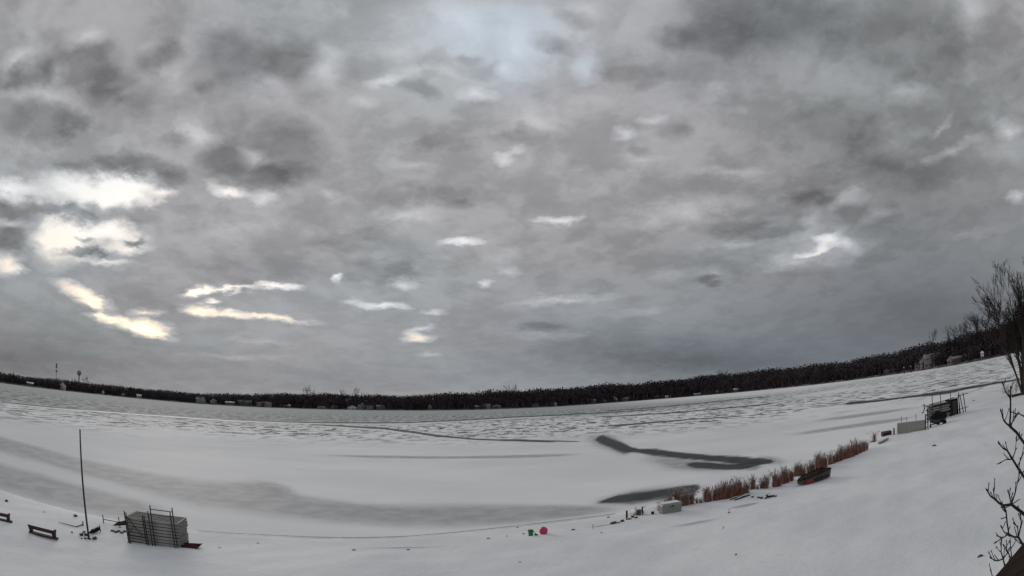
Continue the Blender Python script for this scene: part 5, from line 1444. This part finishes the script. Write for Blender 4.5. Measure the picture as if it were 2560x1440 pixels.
branch([B3[3], (3.10,2.11,4.64), (3.08,2.08,4.72), (3.07,2.06,4.78)], .006, .003)
branch([B3[3], (3.16,2.20,4.58), (3.19,2.24,4.61)], .005, .003, None, 1.8)
branch([B3[6], (3.08,2.31,4.62), (3.08,2.31,4.65)], .004, .003, None, 1.6)
branch([B3[4], (3.15,2.22,4.49), (3.20,2.23,4.39), (3.26,2.24,4.29)], .006, .005)
branch([(3.14,2.22,4.49), (3.13,2.24,4.51), (3.13,2.25,4.53)], .004, .003, None, 2.0)
B4 = [(3.35,2.00,4.07), (3.30,2.08,4.19), (3.28,2.15,4.27), (3.27,2.19,4.27), (3.26,2.24,4.29), (3.27,2.31,4.25), (3.24,2.34,4.23)]
branch(B4, .010, .003, trunk_top, 1.1)
branch([B4[2], (3.27,2.13,4.38), (3.26,2.14,4.43)], .006, .003)
branch([B4[2], (3.25,2.15,4.35), (3.24,2.17,4.37)], .004, .003, None, 1.6)
branch([B4[4], (3.23,2.27,4.31), (3.22,2.29,4.34)], .004, .003, None, 1.8)
B5 = [(3.44,2.24,3.84), (3.39,2.31,3.97), (3.37,2.34,4.05), (3.35,2.36,4.11), (3.35,2.37,4.18)]
branch(B5, .009, .003, trunk_top)
branch([B5[2], (3.34,2.37,4.04), (3.33,2.40,4.04), (3.31,2.42,4.06)], .005, .003, None, 1.6)
branch([B5[2], (3.38,2.32,4.08), (3.39,2.31,4.11)], .005, .003, None, 1.6)
B6 = [(3.55,2.24,3.79), (3.50,2.32,3.98), (3.49,2.34,4.05), (3.48,2.36,4.13)]
branch(B6, .008, .003, trunk_top)
branch([B6[1], (3.47,2.36,4.06), (3.45,2.40,4.11)], .004, .003, None, 1.4)
branch([(3.44,2.41,3.77), (3.41,2.46,3.88), (3.40,2.47,3.91)], .005, .003, trunk_top, 1.0)
tk.build('trunk', TWIG, t)
tag(tw.build('fine_twigs', TWIG, t), kind='stuff'); tag(bd.build('buds', BARK, t), kind='stuff')

# ------------------------------------------------------------------ the brown deck rail of the house
r0, r1 = Vector((1.55,1.10,4.82)), Vector((1.90,1.20,4.78))
dr = (r1 - r0); dr.z = 0; dr.normalize()
zr = r0.z
side = Vector((dr.y, -dr.x, 0))
if side.dot(-r0) < 0 and False:
    side = -side
pa, pb_ = r0 - dr * 3.0, r0 + dr * 3.2
t = thing('deck_rail', 'dark brown wooden deck rail below the shrub branches', 'railing', (pa.x, pa.y, gz(pa.x, pa.y)))
O = Vector((pa.x, pa.y, gz(pa.x, pa.y)))
def railbox(y0, y1, z0, z1, name, parent, u0=0.0, u1=6.2):
    P = []
    for z in (z0, z1):
        for u, y in ((u0, y0), (u1, y0), (u1, y1), (u0, y1)):
            q = pa + dr * u + side * y
            P.append(Vector((q.x, q.y, z)) - O)
    return MB().add(P, [(0, 3, 2, 1), (4, 5, 6, 7), (0, 1, 5, 4), (1, 2, 6, 5), (2, 3, 7, 6), (3, 0, 4, 7)]).build(name, RAILWOOD, parent)
railbox(0, .28, zr - .05, zr, 'handrail', t)
railbox(.08, .2, zr - .2, zr - .05, 'top_beam', t)
for u in (.3, 2.2, 4.1, 6.0):
    railbox(.08, .2, gz(*(pa + dr * u).xy) - .3, zr - .2, 'post', t, u - .06, u + .06)
